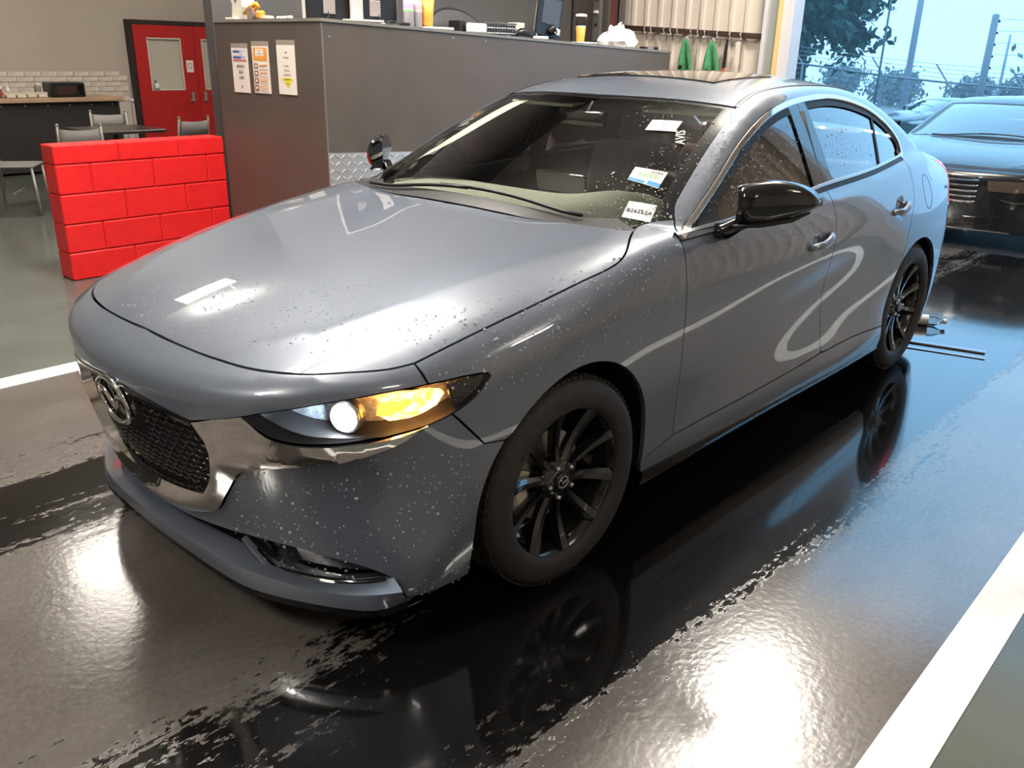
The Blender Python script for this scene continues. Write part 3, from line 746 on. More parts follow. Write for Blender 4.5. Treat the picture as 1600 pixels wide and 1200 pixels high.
# rocker panels and the black cladding under them
RK_B = [(.40, .862, .212), (1.0, .860, .206), (1.6, .860, .204), (2.39, .862, .208)]
panel('rocker_panel', TUBE, [[(.395, .872, .258), SILL[0]], SILL, SILL2, [SILL2[-1], RK_B[-1]], RK_B[::-1], [RK_B[0], (.395, .872, .258)]], PAINT, CAR, both=True)
ribbon('sill_cladding', TUBE, [(.41, .85, .185), (1.0, .85, .182), (1.6, .85, .182), (2.385, .85, .185)], .05, .006, GLOSS, CAR, both=True)
# tail: trunk lid, rear bumper, tail lights
panel('trunk_lid', TAIL, [[(3.11, 0, 1.105), (3.10, .3, 1.10), RW_S[-1]], DECK, [(3.42, .66, .995), (3.56, .62, .90), (3.60, .56, .80)], [(3.60, .56, .80), (3.64, .3, .78), (3.68, 0, .78)],
      [(3.68, 0, .78), (3.64, -.3, .78), (3.60, -.56, .80)], [(3.60, -.56, .80), (3.56, -.62, .90), (3.42, -.66, .995)], mir(DECK), [(3.06, -.565, 1.085), (3.10, -.3, 1.10), (3.11, 0, 1.105)]], PAINT, CAR)
panel('tail_light', TAIL, [TAILCUT, [(3.25, .845, .80), (3.36, .79, .79), (3.50, .69, .79), (3.60, .56, .80)], [(3.60, .56, .80), (3.56, .62, .90), (3.42, .66, .995)]], REDL, CAR, both=True)['label'] = 'red wraparound tail light'
panel('rear_bumper', TAIL, [[(3.68, 0, .775), (3.64, .3, .775), (3.60, .56, .795), (3.50, .69, .785), (3.36, .79, .785), (3.25, .845, .795)], RBSEAM, circle_arc(*RARC_C, RARC_R, 28, -25, .87), [(3.09, .845, .155), (3.4, .70, .16), (3.55, .4, .16), (3.6, 0, .16)],
      [(3.6, 0, .16), (3.55, -.4, .16), (3.4, -.70, .16), (3.09, -.845, .155)], mir(circle_arc(*RARC_C, RARC_R, 28, -25, .87)), mir(RBSEAM), [(3.25, -.845, .795), (3.36, -.79, .785), (3.50, -.69, .785), (3.60, -.56, .795), (3.64, -.3, .775), (3.68, 0, .775)]], PAINT, CAR)
_fc, _fr = (2.855, .900), .075
ribbon('fuel_door', TUBE, [(_fc[0] + .062 * math.cos(a), .845 - .09 * math.sin(a) * .5, _fc[1] + .075 * math.sin(a)) for a in np.linspace(0, 2 * math.pi, 25)], .0035, .0006, PLAST, CAR, base=-.001, step=.01)

# door handles, mirrors, wipers
for k, (hx, hw, hz) in enumerate(HANDLES):
    mb = MB(); pts = []
    for t in np.linspace(-1, 1, 13):
        p, n = on_body(TUBE, (hx + .098 * t, hw, hz + .018 * t), 0); p.y = -(hw + .018 - .030 * abs(t) ** 3.5) if abs(t) < .99 else p.y; pts.append(p)
    rr = [.010 + .006 * (1 - abs(t) ** 3) for t in np.linspace(-1, 1, 13)]
    mb.tube(pts, rr, 10); o = mb.build('door_handle', PAINT, CAR, smooth=True); flip(o)
def mirror_rows():
    C0, C1 = Vector((.768, -.905, 1.058)), Vector((.975, -1.090, 1.066)); rows = []
    for t in np.linspace(0, 1, 15):
        c = C0.lerp(C1, t); hgt = .071 * math.sqrt(max(1e-3, 1 - ((t - .34) / .68) ** 2)) if t > .34 else .071 * (.86 + .14 * math.sqrt(max(0, 1 - ((t - .34) / .36) ** 2)))
        dep = .066 * math.sqrt(max(2e-3, 1 - ((t - .3) / .72) ** 2)); dep = min(dep, .066 * math.sqrt(min(1, .35 + t * 4)))
        lo = hgt * (1.0 if t < .35 else 1.0 - .45 * (t - .35) / .65)
        r = []
        for a in np.linspace(0, 2 * math.pi, 20, endpoint=False):
            ca, sa = math.cos(a), math.sin(a); fx = -dep * abs(ca) ** .8 if ca > 0 else .035 * abs(ca) ** .3
            z = (hgt if sa > 0 else lo) * math.copysign(abs(sa) ** .85, sa)
            r.append(c + Vector((fx * .75 + .0, fx * .66 * (1 if ca > 0 else -.3), z + .012 * math.sin(t * 3))))
        rows.append(r)
    return rows
mb = MB().loft(mirror_rows(), closed=True, capends=True); o = mb.build('side_mirror', GLOSS, CAR, smooth=True); o['label'] = 'gloss black side mirror'
mb = MB(); mb.tube([Vector((.79, -.835, .962)), Vector((.80, -.865, .968)), Vector((.815, -.90, .995)), Vector((.84, -.94, 1.016))], [.030, .030, .026, .022], 12); a_ = mb.build('mirror_arm', GLOSS, o, smooth=True)
mb = MB(); mb.tube([Vector((.735, -.925, 1.000)), Vector((.81, -.985, 1.004)), Vector((.90, -1.045, 1.018)), Vector((.955, -1.078, 1.040))], [.006, .009, .009, .004], 8); mb.build('mirror_seam', PLAST, o, smooth=True)
flip(o)
for (a, b) in (((.43, -.12, 0), (.452, .56, 0)), ((.43, .02, 0), (.405, -.55, 0))):
    mb = MB(); pts = []
    for t in np.linspace(0, 1, 9):
        p, n = on_body(TUBE, (a[0] + (b[0] - a[0]) * t, a[1] + (b[1] - a[1]) * t, 1.03), .016); pts.append(p)
    mb.tube(pts, .007, 6); mb.build('wiper', PLAST, CAR, smooth=True)
mb = MB(); mb.tube([on_body(TUBE, (2.62, 0, 1.37), 0)[0] + Vector(v) for v in ((-.06, 0, .005), (0, 0, .03), (.07, 0, .05))], [.02, .018, .006], 8); mb.build('roof_antenna', PAINT, CAR, smooth=True)

# ---- wheels: tyre, rim with ten spokes, brake disc, caliper, hub cap and five nuts each
def make_wheel(parent):
    wl = empty('wheel', parent=parent)                    # axle along y, outer face at -y
    prof = [(.230, -.085), (.236, -.098), (.252, -.106), (.280, -.108), (.300, -.101), (.314, -.090), (.322, -.076), (.325, -.05), (.325, .05), (.322, .076), (.312, .095), (.285, .106), (.25, .102), (.236, .09)]
    MB().lathe(prof, 72, axis='y', capA=False, capB=False).build('tyre', RUBBER, wl, smooth=True)
    mb = MB()                                             # tread blocks along both shoulders
    for k in range(84):
        a = 2 * math.pi * k / 84
        for yy in (-.068, -.03, .03, .068):
            M = Matrix.Rotation(-a, 4, 'Y'); mb.box((M @ Vector((.3255, yy, 0)))[:], (.005, .026, .017), 0, M.to_3x3())
    mb.build('tyre_tread', RUBBER, wl)['kind'] = 'stuff'
    rim = MB().lathe([(.236, -.088), (.241, -.094), (.246, -.092), (.243, -.086), (.232, -.078), (.222, -.06), (.215, .0), (.205, .06), (.215, .085)], 72, axis='y', capA=False, capB=False).build('rim', RIMM, wl, smooth=True)
    rim.data.set_sharp_from_angle(angle=math.radians(40))
    mb = MB().lathe([(.0, -.062), (.040, -.064), (.060, -.056), (.072, -.040), (.075, -.015)], 40, axis='y', capA=False, capB=False)
    mb.build('rim_centre', RIMM, rim, smooth=True)
    for k in range(10):
        pair, side = divmod(k, 2)
        a = math.radians(72 * pair + (16.5 if side else -16.5) + 90); a2 = math.radians(72 * pair + (18.5 if side else -18.5) + 90)
        rows = []
        for t in np.linspace(0, 1, 8):
            r = .045 + (.236 - .045) * t; an = a * (1 - t) + a2 * t
            wd = .0135 + .0105 * t ** 1.5 - .002 * math.sin(math.pi * t); y = -.058 - .030 * t ** 1.2 + .012 * math.sin(math.pi * t); dp = .030
            sk = (.004 if side else -.004)
            X = Vector((math.cos(an), 0, math.sin(an))); T = Vector((-math.sin(an), 0, math.cos(an)))
            c = X * r
            rows.append([c + T * p + Vector((0, q, 0)) for p, q in ((-wd, y + dp), (-wd, y + .010), (-wd * .55 + sk, y), (wd * .55 + sk, y), (wd, y + .010), (wd, y + dp))])
        o = MB().loft(rows, closed=True).build('spoke', RIMM, rim, smooth=True); o.data.set_sharp_from_angle(angle=math.radians(28))
    for k in range(5):
        a = math.radians(72 * k + 90 + 36); c = Vector((.052 * math.cos(a), -.058, .052 * math.sin(a)))
        MB().lathe([(.0, -.019), (.006, -.018), (.0085, -.013), (.010, 0)], 8, axis='y', c=c[:]).build('lug_nut', SATIN, wl, smooth=True)
    hub = MB().lathe([(.0, -.074), (.022, -.073), (.027, -.070), (.029, -.060)], 28, axis='y').build('hub_cap', GLOSS, wl, smooth=True)
    badge('hub_badge', (0, -.0765, 0), (1, 0, 0), (0, 0, 1), .021, .0175, .0019, wl, SATIN)
    d = MB().lathe([(.06, .012), (.06, -.004), (.142, -.004), (.142, .018), (.06, .018)], 48, axis='y', capA=False, capB=False).build('brake_disc', DISC, wl)
    mb = MB(); ro = []
    for t in np.linspace(-.55, .55, 7):
        ro.append([Vector((r_ * math.cos(t), y_, r_ * math.sin(t))) for r_, y_ in ((.105, -.026), (.150, -.030), (.162, -.02), (.162, .04), (.105, .04))])
    o = mb.loft(ro, closed=True, capends=True).build('brake_caliper', CALI, wl)
    o.matrix_local = Matrix.Rotation(math.radians(-198), 4, 'Y')
    return wl
w0 = make_wheel(CAR); w0.location = (0, -.785, .325); w0.rotation_euler = (0, math.radians(13), -.036)
w1 = copy_tree(w0, CAR); w1.location = (2.725, -.785, .325); w1.rotation_euler = (0, math.radians(-20), 0)
w2 = copy_tree(w0, CAR); w2.location = (0, .785, .325); w2.rotation_euler = (0, 0, math.pi - .036)
w3 = copy_tree(w0, CAR); w3.location = (2.725, .785, .325); w3.rotation_euler = (0, 0, math.pi)
for (cx, cz), r_ in ((ARC_C, ARC_R), (RARC_C, RARC_R)):
    rows = []
    for a in np.linspace(math.radians(-14), math.radians(196), 26):
        rows.append([Vector((cx + (r_ + .012) * math.cos(a), -y, cz + (r_ + .012) * math.sin(a))) for y in (.845, .835, .52)])
    o = MB().loft(rows).build('wheel_liner', PLAST, CAR, smooth=True); flip(o)
mb = MB(); mb.box((1.40, 0, .235), (3.7, 1.02, .12), .03); mb.box((1.385, 0, .25), (1.9, 1.66, .10), .02); mb.box((-.05, 0, .50), (.95, 1.0, .42), .05); mb.box((3.25, 0, .5), (.7, 1.1, .5), .05)
mb.box((-.66, 0, .42), (.12, 1.05, .46), .03); mb.box((3.42, 0, .45), (.15, 1.2, .4), .03)
mb.build('underbody', PLAST, CAR)
panel('headliner', TUBE, [[(1.33, .55, 1.33)] + ROOF_S[1:-1] + [(2.50, .50, 1.33)], RW_TOP, mir(RW_TOP), mir([(1.33, .55, 1.33)] + ROOF_S[1:-1] + [(2.50, .50, 1.33)]), [(1.33, -.55, 1.33), (1.33, .55, 1.33)][:1] + [(1.23, -.2, 1.35), (1.21, 0, 1.352), (1.23, .2, 1.35), (1.33, .55, 1.33)]], DARKIN, CAR, off=-.045, flange=0, grid=.08)

# ---- cabin
def soft(name, c, d, m, parent, r=.04, rot=None, seg=3):
    o = MB().box((0, 0, 0), d).build(name, m, parent, loc=c, rot=rot); bevel(o, r, seg); o.data.polygons.foreach_set('use_smooth', [True] * len(o.data.polygons)); return o
mb = MB(); rows = []
for y in np.linspace(-.70, .70, 29):
    k = math.exp(-((y + .37) / .19) ** 2); e = max(0, (abs(y) - .5) / .2) ** 2
    top = [(.50, .965), (.62, .985), (.78, .990 + .012 * k), (.90, .985 + .048 * k), (.985 + .03 * k, .965 + .050 * k), (1.02 + .03 * k, .92), (1.03, .80), (.98, .62), (.9, .45)]
    rows.append([Vector((x + .10 * e * (x < .8), y, z - .01 * e)) for x, z in top])
o = mb.loft(rows).build('dashboard', DASHM, CAR, smooth=True); o.data.set_sharp_from_angle(angle=math.radians(50))
o = soft('display_screen', (1.01, .02, 1.015), (.03, .26, .085), GLOSS, CAR, .008, (0, math.radians(-12), 0))
sw = empty('steering_wheel', (1.12, -.37, .90), parent=CAR); sw.rotation_euler = (0, math.radians(-66), 0)
mb = MB(); mb.tube([(.185 * math.cos(a), .185 * math.sin(a), 0) for a in np.linspace(0, 2 * math.pi, 41)[:-1]], .016, 10, closed=True); mb.build('wheel_rim', DARKIN, sw, smooth=True)
mb = MB(); mb.box((0, 0, -.015), (.13, .16, .05), .02); mb.box((-.0, .11, -.01), (.045, .14, .02), .006); mb.box((0, -.11, -.01), (.045, .14, .02), .006); mb.box((-.11, 0, -.01), (.14, .05, .02), .006); mb.build('wheel_spokes', DARKIN, sw)
def seat(y):
    s = empty('front_seat', (1.62, y, .30), parent=CAR)
    soft('seat_cushion', (0, 0, .10), (.52, .50, .18), SEATM, s, .06, (0, math.radians(-8), 0))
    b = soft('seat_backrest', (.33, 0, .48), (.16, .50, .66), SEATM, s, .07, (0, math.radians(18), 0))
    soft('headrest', (.47, 0, .86), (.10, .26, .19), SEATM, s, .045, (0, math.radians(14), 0))
    [MB().tube([(.41, q, .74), (.455, q, .84)], .008, 8).build('headrest_post', SATIN, s) for q in (-.06, .06)]
    return s
seat(-.37); seat(.37)
rs = empty('rear_seat', (2.45, 0, .30), parent=CAR)
soft('seat_cushion', (0, 0, .14), (.5, 1.2, .18), SEATM, rs, .06); soft('seat_backrest', (.32, 0, .46), (.16, 1.2, .56), SEATM, rs, .07, (0, math.radians(24), 0))
for q in (-.36, .36): soft('headrest', (.45, q, .79), (.09, .25, .15), SEATM, rs, .04, (0, math.radians(16), 0))
soft('centre_console', (1.35, 0, .45), (.95, .20, .30), DARKIN, CAR, .03)
rm = soft('rear_view_mirror', (1.10, 0, 1.265), (.035, .245, .065), GLOSS, CAR, .014, (0, math.radians(-8), 0)); MB().tube([(1.13, 0, 1.275), (1.17, 0, 1.325)], .012, 8).build('mirror_stem', PLAST, CAR)
for q in (-1, 1):
    soft('sun_visor', (1.325, q * .36, 1.312), (.14, .36, .018), PILLM, CAR, .008, (0, math.radians(-9), 0))
def pillar_trim(inner):
    return panel('pillar_trim', TUBE, [[(.72, .70, 1.04)] + WS_R[2:], [WS_R[-1], inner[0]], inner + [(.72, .70, 1.04)]], PILLM, CAR, off=-.030, flange=0)
o = pillar_trim([(1.30, .40, 1.345), (1.05, .46, 1.25), (.84, .52, 1.14)]); flip(o); bpy.data.objects.remove(o, do_unlink=True)
pillar_trim([(1.33, .53, 1.335), (1.05, .61, 1.20), (.82, .66, 1.09)])
panel('door_trim', TUBE, [[(.62, .83, .93), (1.2, .83, .975), (1.8, .81, .995), (2.6, .77, 1.04)], [(2.6, .77, 1.04), (2.55, .85, .5)], [(2.55, .85, .5), (.62, .85, .5)], [(.62, .85, .5), (.62, .83, .93)]], DARKIN, CAR, off=-.075, flange=0, grid=.08, both=True)
for zz, xx in ((-1, 0), (1, 0)): MB().tube([(1.70, zz * .64, 1.30), (1.69, zz * .72, 1.12), (1.68, zz * .755, .95), (1.68, zz * .76, .6)], [.03, .035, .035, .035], 8).build('pillar_lining', DARKIN, CAR, smooth=True)

# ================================================================ the hall
def structure(o): o['kind'] = 'structure'; return o
def brick(nt, scale): pass
# wet sealed asphalt of the lane: smooth dark water film along the wheel tracks, damp rough skin elsewhere
def lane_material():
    m = mat('wet_asphalt', (.03, .03, .03), rough=.3); nt = m.node_tree; b = bsdf(m); L = nt.links.new
    tc = _node(m, 'ShaderNodeTexCoord'); sp = _node(m, 'ShaderNodeSeparateXYZ'); L(tc.outputs['Object'], sp.inputs[0])
    def noise(scale, st, detail=6, rough=.6):
        mp = _node(m, 'ShaderNodeMapping'); mp.inputs['Scale'].default_value = st; n = _node(m, 'ShaderNodeTexNoise')
        n.inputs['Scale'].default_value = scale; n.inputs['Detail'].default_value = detail; n.inputs['Roughness'].default_value = rough
        L(tc.outputs['Object'], mp.inputs[0]); L(mp.outputs[0], n.inputs['Vector']); return n.outputs['Fac']
    def math_(op, a, c=None, v=None, clamp=False):
        n = _node(m, 'ShaderNodeMath'); n.operation = op; n.use_clamp = clamp
        (L(a, n.inputs[0]) if not isinstance(a, (int, float)) else setattr(n.inputs[0], 'default_value', a))
        if c is not None: (L(c, n.inputs[1]) if not isinstance(c, (int, float)) else setattr(n.inputs[1], 'default_value', c))
        if v is not None: n.inputs[2].default_value = v
        return n.outputs[0]
    # where water lies across the lane (y): two wheel tracks and the drip zone between them
    fc = _node(m, 'ShaderNodeFloatCurve'); cv = fc.mapping.curves[0]
    pts = [(-2.2, .10), (-1.75, .16), (-1.36, .30), (-1.18, .62), (-.95, .72), (-.62, .52), (-.40, .22), (.1, .16), (.36, .26), (.50, .62), (.85, .70), (1.02, .45), (1.3, .22), (2.2, .12)]
    while len(cv.points) < len(pts): cv.points.new(.5, .5)
    for p, (y, v) in zip(cv.points, pts): p.location = ((y + 2.2) / 4.4, v); p.handle_type = 'AUTO'
    fc.mapping.update()
    L(math_('MULTIPLY_ADD', sp.outputs['Y'], 1 / 4.4, .5), fc.inputs['Value'])
    big = noise(2.2, (.35, 1.5, 1), 8, .62); streak = noise(3.0, (.30, 6.0, 1), 6, .65); fine = noise(38, (.6, 1.2, 1), 7, .75)
    s = math_('ADD', fc.outputs[0], math_('MULTIPLY', math_('SUBTRACT', big, .5), 1.15))
    s = math_('ADD', s, math_('MULTIPLY', math_('SUBTRACT', streak, .5), .85)); s = math_('ADD', s, math_('MULTIPLY', math_('SUBTRACT', fine, .5), 1.05))
    # soaked everywhere from under the car back to the doorway
    back = _node(m, 'ShaderNodeMapRange'); back.inputs[1].default_value = -.9; back.inputs[2].default_value = .6; back.inputs[3].default_value = 0; back.inputs[4].default_value = .34
    L(sp.outputs['X'], back.inputs[0])
    inner = _node(m, 'ShaderNodeMapRange'); inner.inputs[1].default_value = -1.55; inner.inputs[2].default_value = -1.1; inner.inputs[3].default_value = -.1; inner.inputs[4].default_value = 1; L(sp.outputs['Y'], inner.inputs[0])
    s = math_('ADD', s, math_('MULTIPLY', back.outputs[0], inner.outputs[0]))
    r = _node(m, 'ShaderNodeValToRGB'); L(s, r.inputs[0]); r.color_ramp.elements[0].position = .47; r.color_ramp.elements[1].position = .53
    wet = r.outputs[0]
    shade = noise(1.3, (.5, 1, 1), 6, .6); grit = noise(60, (1, 1, 1), 3, .6)
    dr = _node(m, 'ShaderNodeValToRGB'); L(math_('ADD', math_('MULTIPLY', shade, .75), math_('MULTIPLY', grit, .25)), dr.inputs[0])
    dr.color_ramp.elements[0].position = .3; dr.color_ramp.elements[0].color = (.050, .044, .040, 1); dr.color_ramp.elements[1].position = .72; dr.color_ramp.elements[1].color = (.175, .155, .140, 1)
    mx = _node(m, 'ShaderNodeMix'); mx.data_type = 'RGBA'; L(wet, mx.inputs[0]); L(dr.outputs[0], mx.inputs[6]); mx.inputs[7].default_value = (.0065, .006, .006, 1); L(mx.outputs[2], b.inputs['Base Color'])
    rm = _node(m, 'ShaderNodeMapRange'); rm.inputs[3].default_value = .165; rm.inputs[4].default_value = .07; L(wet, rm.inputs[0]); L(rm.outputs[0], b.inputs['Roughness'])
    b.inputs['Specular IOR Level'].default_value = 1.0; b.inputs['Coat Weight'].default_value = .45; b.inputs['Coat Roughness'].default_value = .12
    bp = _node(m, 'ShaderNodeBump'); bp.inputs['Distance'].default_value = .004
    peel = noise(48, (1, 1, 1), 2, .5); dry = math_('SUBTRACT', 1.0, wet)
    L(math_('MULTIPLY_ADD', dry, .16, .008), bp.inputs['Strength']); L(math_('ADD', peel, math_('MULTIPLY', dry, .6)), bp.inputs['Height']); L(bp.outputs[0], b.inputs['Normal'])
    return m
LANE = lane_material()
CONC = add_noise(mat('polished_green_concrete', (.105, .116, .102), rough=.17), .9, .28, .05, 0, 6)
LINE = add_noise(mat('white_line_paint', (.82, .82, .80), rough=.42), 9, .05, .1)
BEIGE = add_noise(mat('beige_wall_paint', (.40, .355, .30), rough=.75), 1.2, .05)
DGREY = add_noise(mat('dark_grey_paint', (.096, .079, .066), rough=.42), 3.0, .09, .06)
CEILM = mat('ceiling_sheet', (.84, .82, .79), rough=.7)
METAL = add_noise(mat('cream_wall_sheet', (.66, .58, .50), rough=.45), .8, .04)
def slab(name, x0, x1, y0, y1, z0, z1, m): return structure(MB().box(((x0 + x1) / 2, (y0 + y1) / 2, (z0 + z1) / 2), (x1 - x0, y1 - y0, z1 - z0)).build(name, m))
X0, X1, YL, YR = -8.0, 6.3, 10.0, -6.6
LY0, LY1 = -1.84, 1.98
slab('floor', X0, X1, LY0 - .06, LY1 + .06, -.1, 0, LANE)
slab('floor', X0, X1, LY1 + .06, YL, -.1, .0005, CONC); slab('floor', X0, X1, YR, LY0 - .06, -.1, .0005, CONC)
slab('trim_1', X0, X1, LY1 - .005, LY1 + .135, -.02, .003, LINE); slab('trim_2', X0, X1, LY0 - .125, LY0, -.02, .003, LINE)
slab('wall_left', X0, X1 + .2, YL, YL + .15, 0, CEIL, BEIGE)
slab('wall_front', X0 - .15, X0, YR - .15, YL + .15, 0, CEIL, add_noise(mat('grey_wall_paint', (.36, .33, .29), rough=.7), 1.5, .06))
slab('ceiling', X0 - .15, X1 + .2, YR - .15, YL + .15, CEIL, CEIL + .1, CEILM)
def ribbed(name, axis, pos, a0, a1, z0, z1, face, pitch=.165, m=METAL):
    prof = []; a = a0
    while a < a1 - 1e-6:
        for da, h in ((0, 0), (.06, 0), (.072, .022), (.105, .022), (.117, 0)):
            if a + da <= a1: prof.append((a + da, h))
        a += pitch
    prof.append((a1, 0)); rows = []
    for z in (z0, z1): rows.append([(pos + face * h, q, z) if axis == 'x' else (q, pos + face * h, z) for q, h in prof])
    mb = MB().loft(rows); th = -face * .05
    if axis == 'x': mb.box((pos + th, (a0 + a1) / 2, (z0 + z1) / 2), (.08, a1 - a0, z1 - z0))
    else: mb.box(((a0 + a1) / 2, pos + th, (z0 + z1) / 2), (a1 - a0, .08, z1 - z0))
    return structure(mb.build(name, m))
JL, JR = 1.62, -2.35
ribbed('wall_rear', 'x', X1, 1.88, YL, 0, CEIL, -1)
ribbed('wall_rear', 'x', X1, YR, JR - .16, 0, CEIL, -1)
ribbed('wall_right', 'y', YR, X0, X1, 0, CEIL, 1, m=add_noise(mat('tan_wall_sheet', (.56, .48, .39), rough=.5), 1, .05))
slab('wall_rear', X1 - .04, X1 + .06, JR - .16, 1.9, 3.9, CEIL, METAL)
JAMB = mat('white_jamb_paint', (.58, .58, .60), rough=.4); YSTR = mat('yellow_edge_strip', (.75, .50, .22), rough=.5); CHAN = mat('grey_green_channel', (.34, .36, .33), rough=.4, metal=.4)
slab('trim_3', X1 - .10, X1 + .10, JL, 1.725, 0, 3.9, JAMB); slab('trim_4', X1 - .12, X1 + .0, 1.725, 1.765, 0, 3.9, YSTR); slab('trim_5', X1 - .09, X1 + .0, 1.765, 1.89, 0, 3.9, CHAN)
slab('trim_6', X1 - .13, X1 - .09, 1.86, 1.90, 0, 3.9, JAMB)
slab('trim_7', X1 - .10, X1 + .10, JR - .16, JR, 0, 3.9, JAMB)
slab('wall_partition', 1.745, 6.28, 4.0, 4.12, 0, CEIL, add_noise(mat('slate_grey_paint', (.092, .086, .084), rough=.5), 2, .06))
# brown steel column with flanges beside the partition
mb = MB(); mb.box((6.12, 3.66, 2.5), (.02, .20, 5.0)); mb.box((6.02, 3.57, 2.5), (.20, .018, 5.0)); mb.box((6.02, 3.75, 2.5), (.20, .018, 5.0)); mb.box((5.92, 3.66, 2.5), (.016, .02, 5.0))
structure(mb.build('trim_8', add_noise(mat('rust_red_primer', (.11, .035, .027), rough=.55), 5, .15)))
slab('trim_9', X1 - .16, X1 - .10, 3.50, 3.52, 0, CEIL, mat('door_track', (.1, .09, .085), rough=.5))
# steel strip set in the asphalt by the doorway
mb = MB(); mb.box((3.29, -.94, .003), (.05, .46, .012), .003, Matrix.Rotation(math.radians(15), 3, 'Z')); mb.box((3.18, -.99, .001), (.035, .42, .008), .002, Matrix.Rotation(math.radians(15), 3, 'Z'))
tag(mb.build('drain_cover', mat('wet_steel', (.35, .33, .36), rough=.2, metal=.8)), 'narrow steel drain cover in the wet asphalt behind the grey sedan', 'drain cover')
# ceiling lamps: unseen housings added around every light
fl_m = mat('lamp_housing', (.7, .7, .68), rough=.5); df_m = mat('lamp_diffuser', (1, .95, .88), rough=.4, emit=(1, .93, .84), es=3.0)
for k, (x, y, p) in enumerate(LAMP_SPOTS):
    t = thing('ceiling_light', 'long white lamp hanging unseen on two rods below the hall ceiling', 'light', (x, y, LAMP_Z), 0, 'hanging ceiling lamps')
    MB().box((0, 0, .14), (1.16, .34, .12), .02).build('lamp_body', fl_m, t)
    MB().box((0, 0, .065), (1.08, .28, .02), .005).build('diffuser', df_m, t)
    for q in (-.45, .45): MB().tube([(q, 0, .2), (q, 0, CEIL - LAMP_Z)], .008, 6).build('rod', fl_m, t)

# ================================================================ red block wall, one block at a time
REDP = add_noise(mat('red_block_paint', (.80, .020, .022), rough=.38), 14, .06, .08, .10)
MORT = mat('red_joint_paint', (.52, .012, .014), rough=.5)
RW = thing('block_wall', 'low bright red painted block wall beside the dark counter', 'low wall', (0, 0, 0))
structure(RW)
BX0, BX1, BY0, BY1 = .385, 1.597, 3.75, 3.95
MB().box(((BX0 + BX1) / 2 + .004, (BY0 + BY1) / 2, .44), (BX1 - BX0 - .018, BY1 - BY0 - .018, .88)).build('mortar', MORT, RW)
ROWZ = [(0, .187), (.187, .378), (.378, .574), (.574, .768), (.768, .893)]
JOIN = [[.836, 1.25], [.639, 1.046, 1.45], [.818, 1.262], [.61, 1.042, 1.447], [.812, 1.245]]
for (z0, z1), js in zip(ROWZ, JOIN):
    e = [BX0] + js + [BX1]
    for k in range(len(e) - 1):
        MB().box(((e[k] + e[k + 1]) / 2, (BY0 + BY1) / 2, (z0 + z1) / 2), (e[k + 1] - e[k] - .006, BY1 - BY0 + RND.uniform(-.003, .003), z1 - z0 - .006), .007).build('block', REDP, RW)

# ================================================================ counter
CT = thing('counter', 'tall dark grey reception counter with a steel kick plate', 'counter', (0, 0, 0))
CX0, CX1, CY0, CY1 = 1.605, 5.52, 2.465, 3.745
ztop = lambda x: 1.686 - .0333 * (x - 1.6)
zpl = lambda x: .880 - .046 * (x - 1.6)
def wedge(x0, x1, y0, y1, zb0, zb1, zt0, zt1, ch=0):
    V = [(x0, y0, zb0), (x1, y0, zb1), (x1, y1, zb1), (x0, y1, zb0), (x0, y0, zt0), (x1, y0, zt1), (x1, y1, zt1), (x0, y1, zt0)]
    return V, [(0, 3, 2, 1), (4, 5, 6, 7), (0, 1, 5, 4), (1, 2, 6, 5), (2, 3, 7, 6), (3, 0, 4, 7)]
mb = MB(); mb.add(*wedge(CX0 + .012, CX1 - .01, CY0 + .012, CY0 + .34, 0, 0, ztop(CX0) - .022, ztop(CX1) - .022)); mb.add(*wedge(CX0 + .012, CX0 + .34, CY0 + .33, CY1, 0, 0, ztop(CX0) - .022, ztop(CX0 + .33) - .022)); mb.build('carcass', DGREY, CT)
mb = MB(); mb.add(*wedge(CX0 + .004, CX1, CY0, CY0 + .012, 0, 0, ztop(CX0) - .020, ztop(CX1) - .020)); mb.build('front_panel', DGREY, CT)
mb = MB(); mb.add(*wedge(CX0, CX0 + .012, CY0 + .004, CY1, 0, 0, ztop(CX0) - .020, ztop(CX0) - .020)); mb.build('end_panel', DGREY, CT)
mb = MB(); mb.add(*wedge(CX0 - .006, CX1 + .004, CY0 - .006, CY0 + .345, ztop(CX0) - .019, ztop(CX1) - .019, ztop(CX0), ztop(CX1))); mb.add(*wedge(CX0 - .006, CX0 + .345, CY0 + .345, CY1, ztop(CX0) - .019, ztop(CX0 + .345) - .019, ztop(CX0), ztop(CX0 + .345))); mb.build('counter_top', add_noise(mat('counter_laminate', (.20, .185, .165), rough=.35), 4, .06), CT)
MB().box((CX0 + .002, CY0 + .002, .83), (.008, .008, 1.66)).build('corner_strip', mat('corner_strip', (.17, .155, .14), rough=.4), CT)
TREAD = mat('tread_plate', (.66, .64, .62), rough=.26, metal=.55)
mb = MB(); mb.add(*wedge(CX0 - .001, CX1 - .3, CY0 - .006, CY0, .02, .02, zpl(CX0), zpl(CX1 - .3))); kp = mb.build('kick_plate', TREAD, CT)
mb = MB(); pit = .046
for i in range(int((3.95 - 1.62) / pit)):
    for j in range(13):
        x = 1.625 + i * pit; z = zpl(x) - .022 - j * pit
        a = math.radians(40 if (i + j) % 2 == 0 else -40); c, s = math.cos(a), math.sin(a); l, w = .021, .0062
        P = [(x + c * l, z + s * l), (x - s * w, z + c * w), (x - c * l, z - s * l), (x + s * w, z - c * w)]
        y = CY0 - .006; mb.add([(p[0], y, p[1]) for p in P] + [(x + c * l * .5, y - .0035, z + s * l * .5), (x - c * l * .5, y - .0035, z - s * l * .5)], [(0, 1, 5, 4), (1, 2, 5), (2, 3, 4, 5), (3, 0, 4)])
mb.build('treads', TREAD, kp)['kind'] = 'stuff'
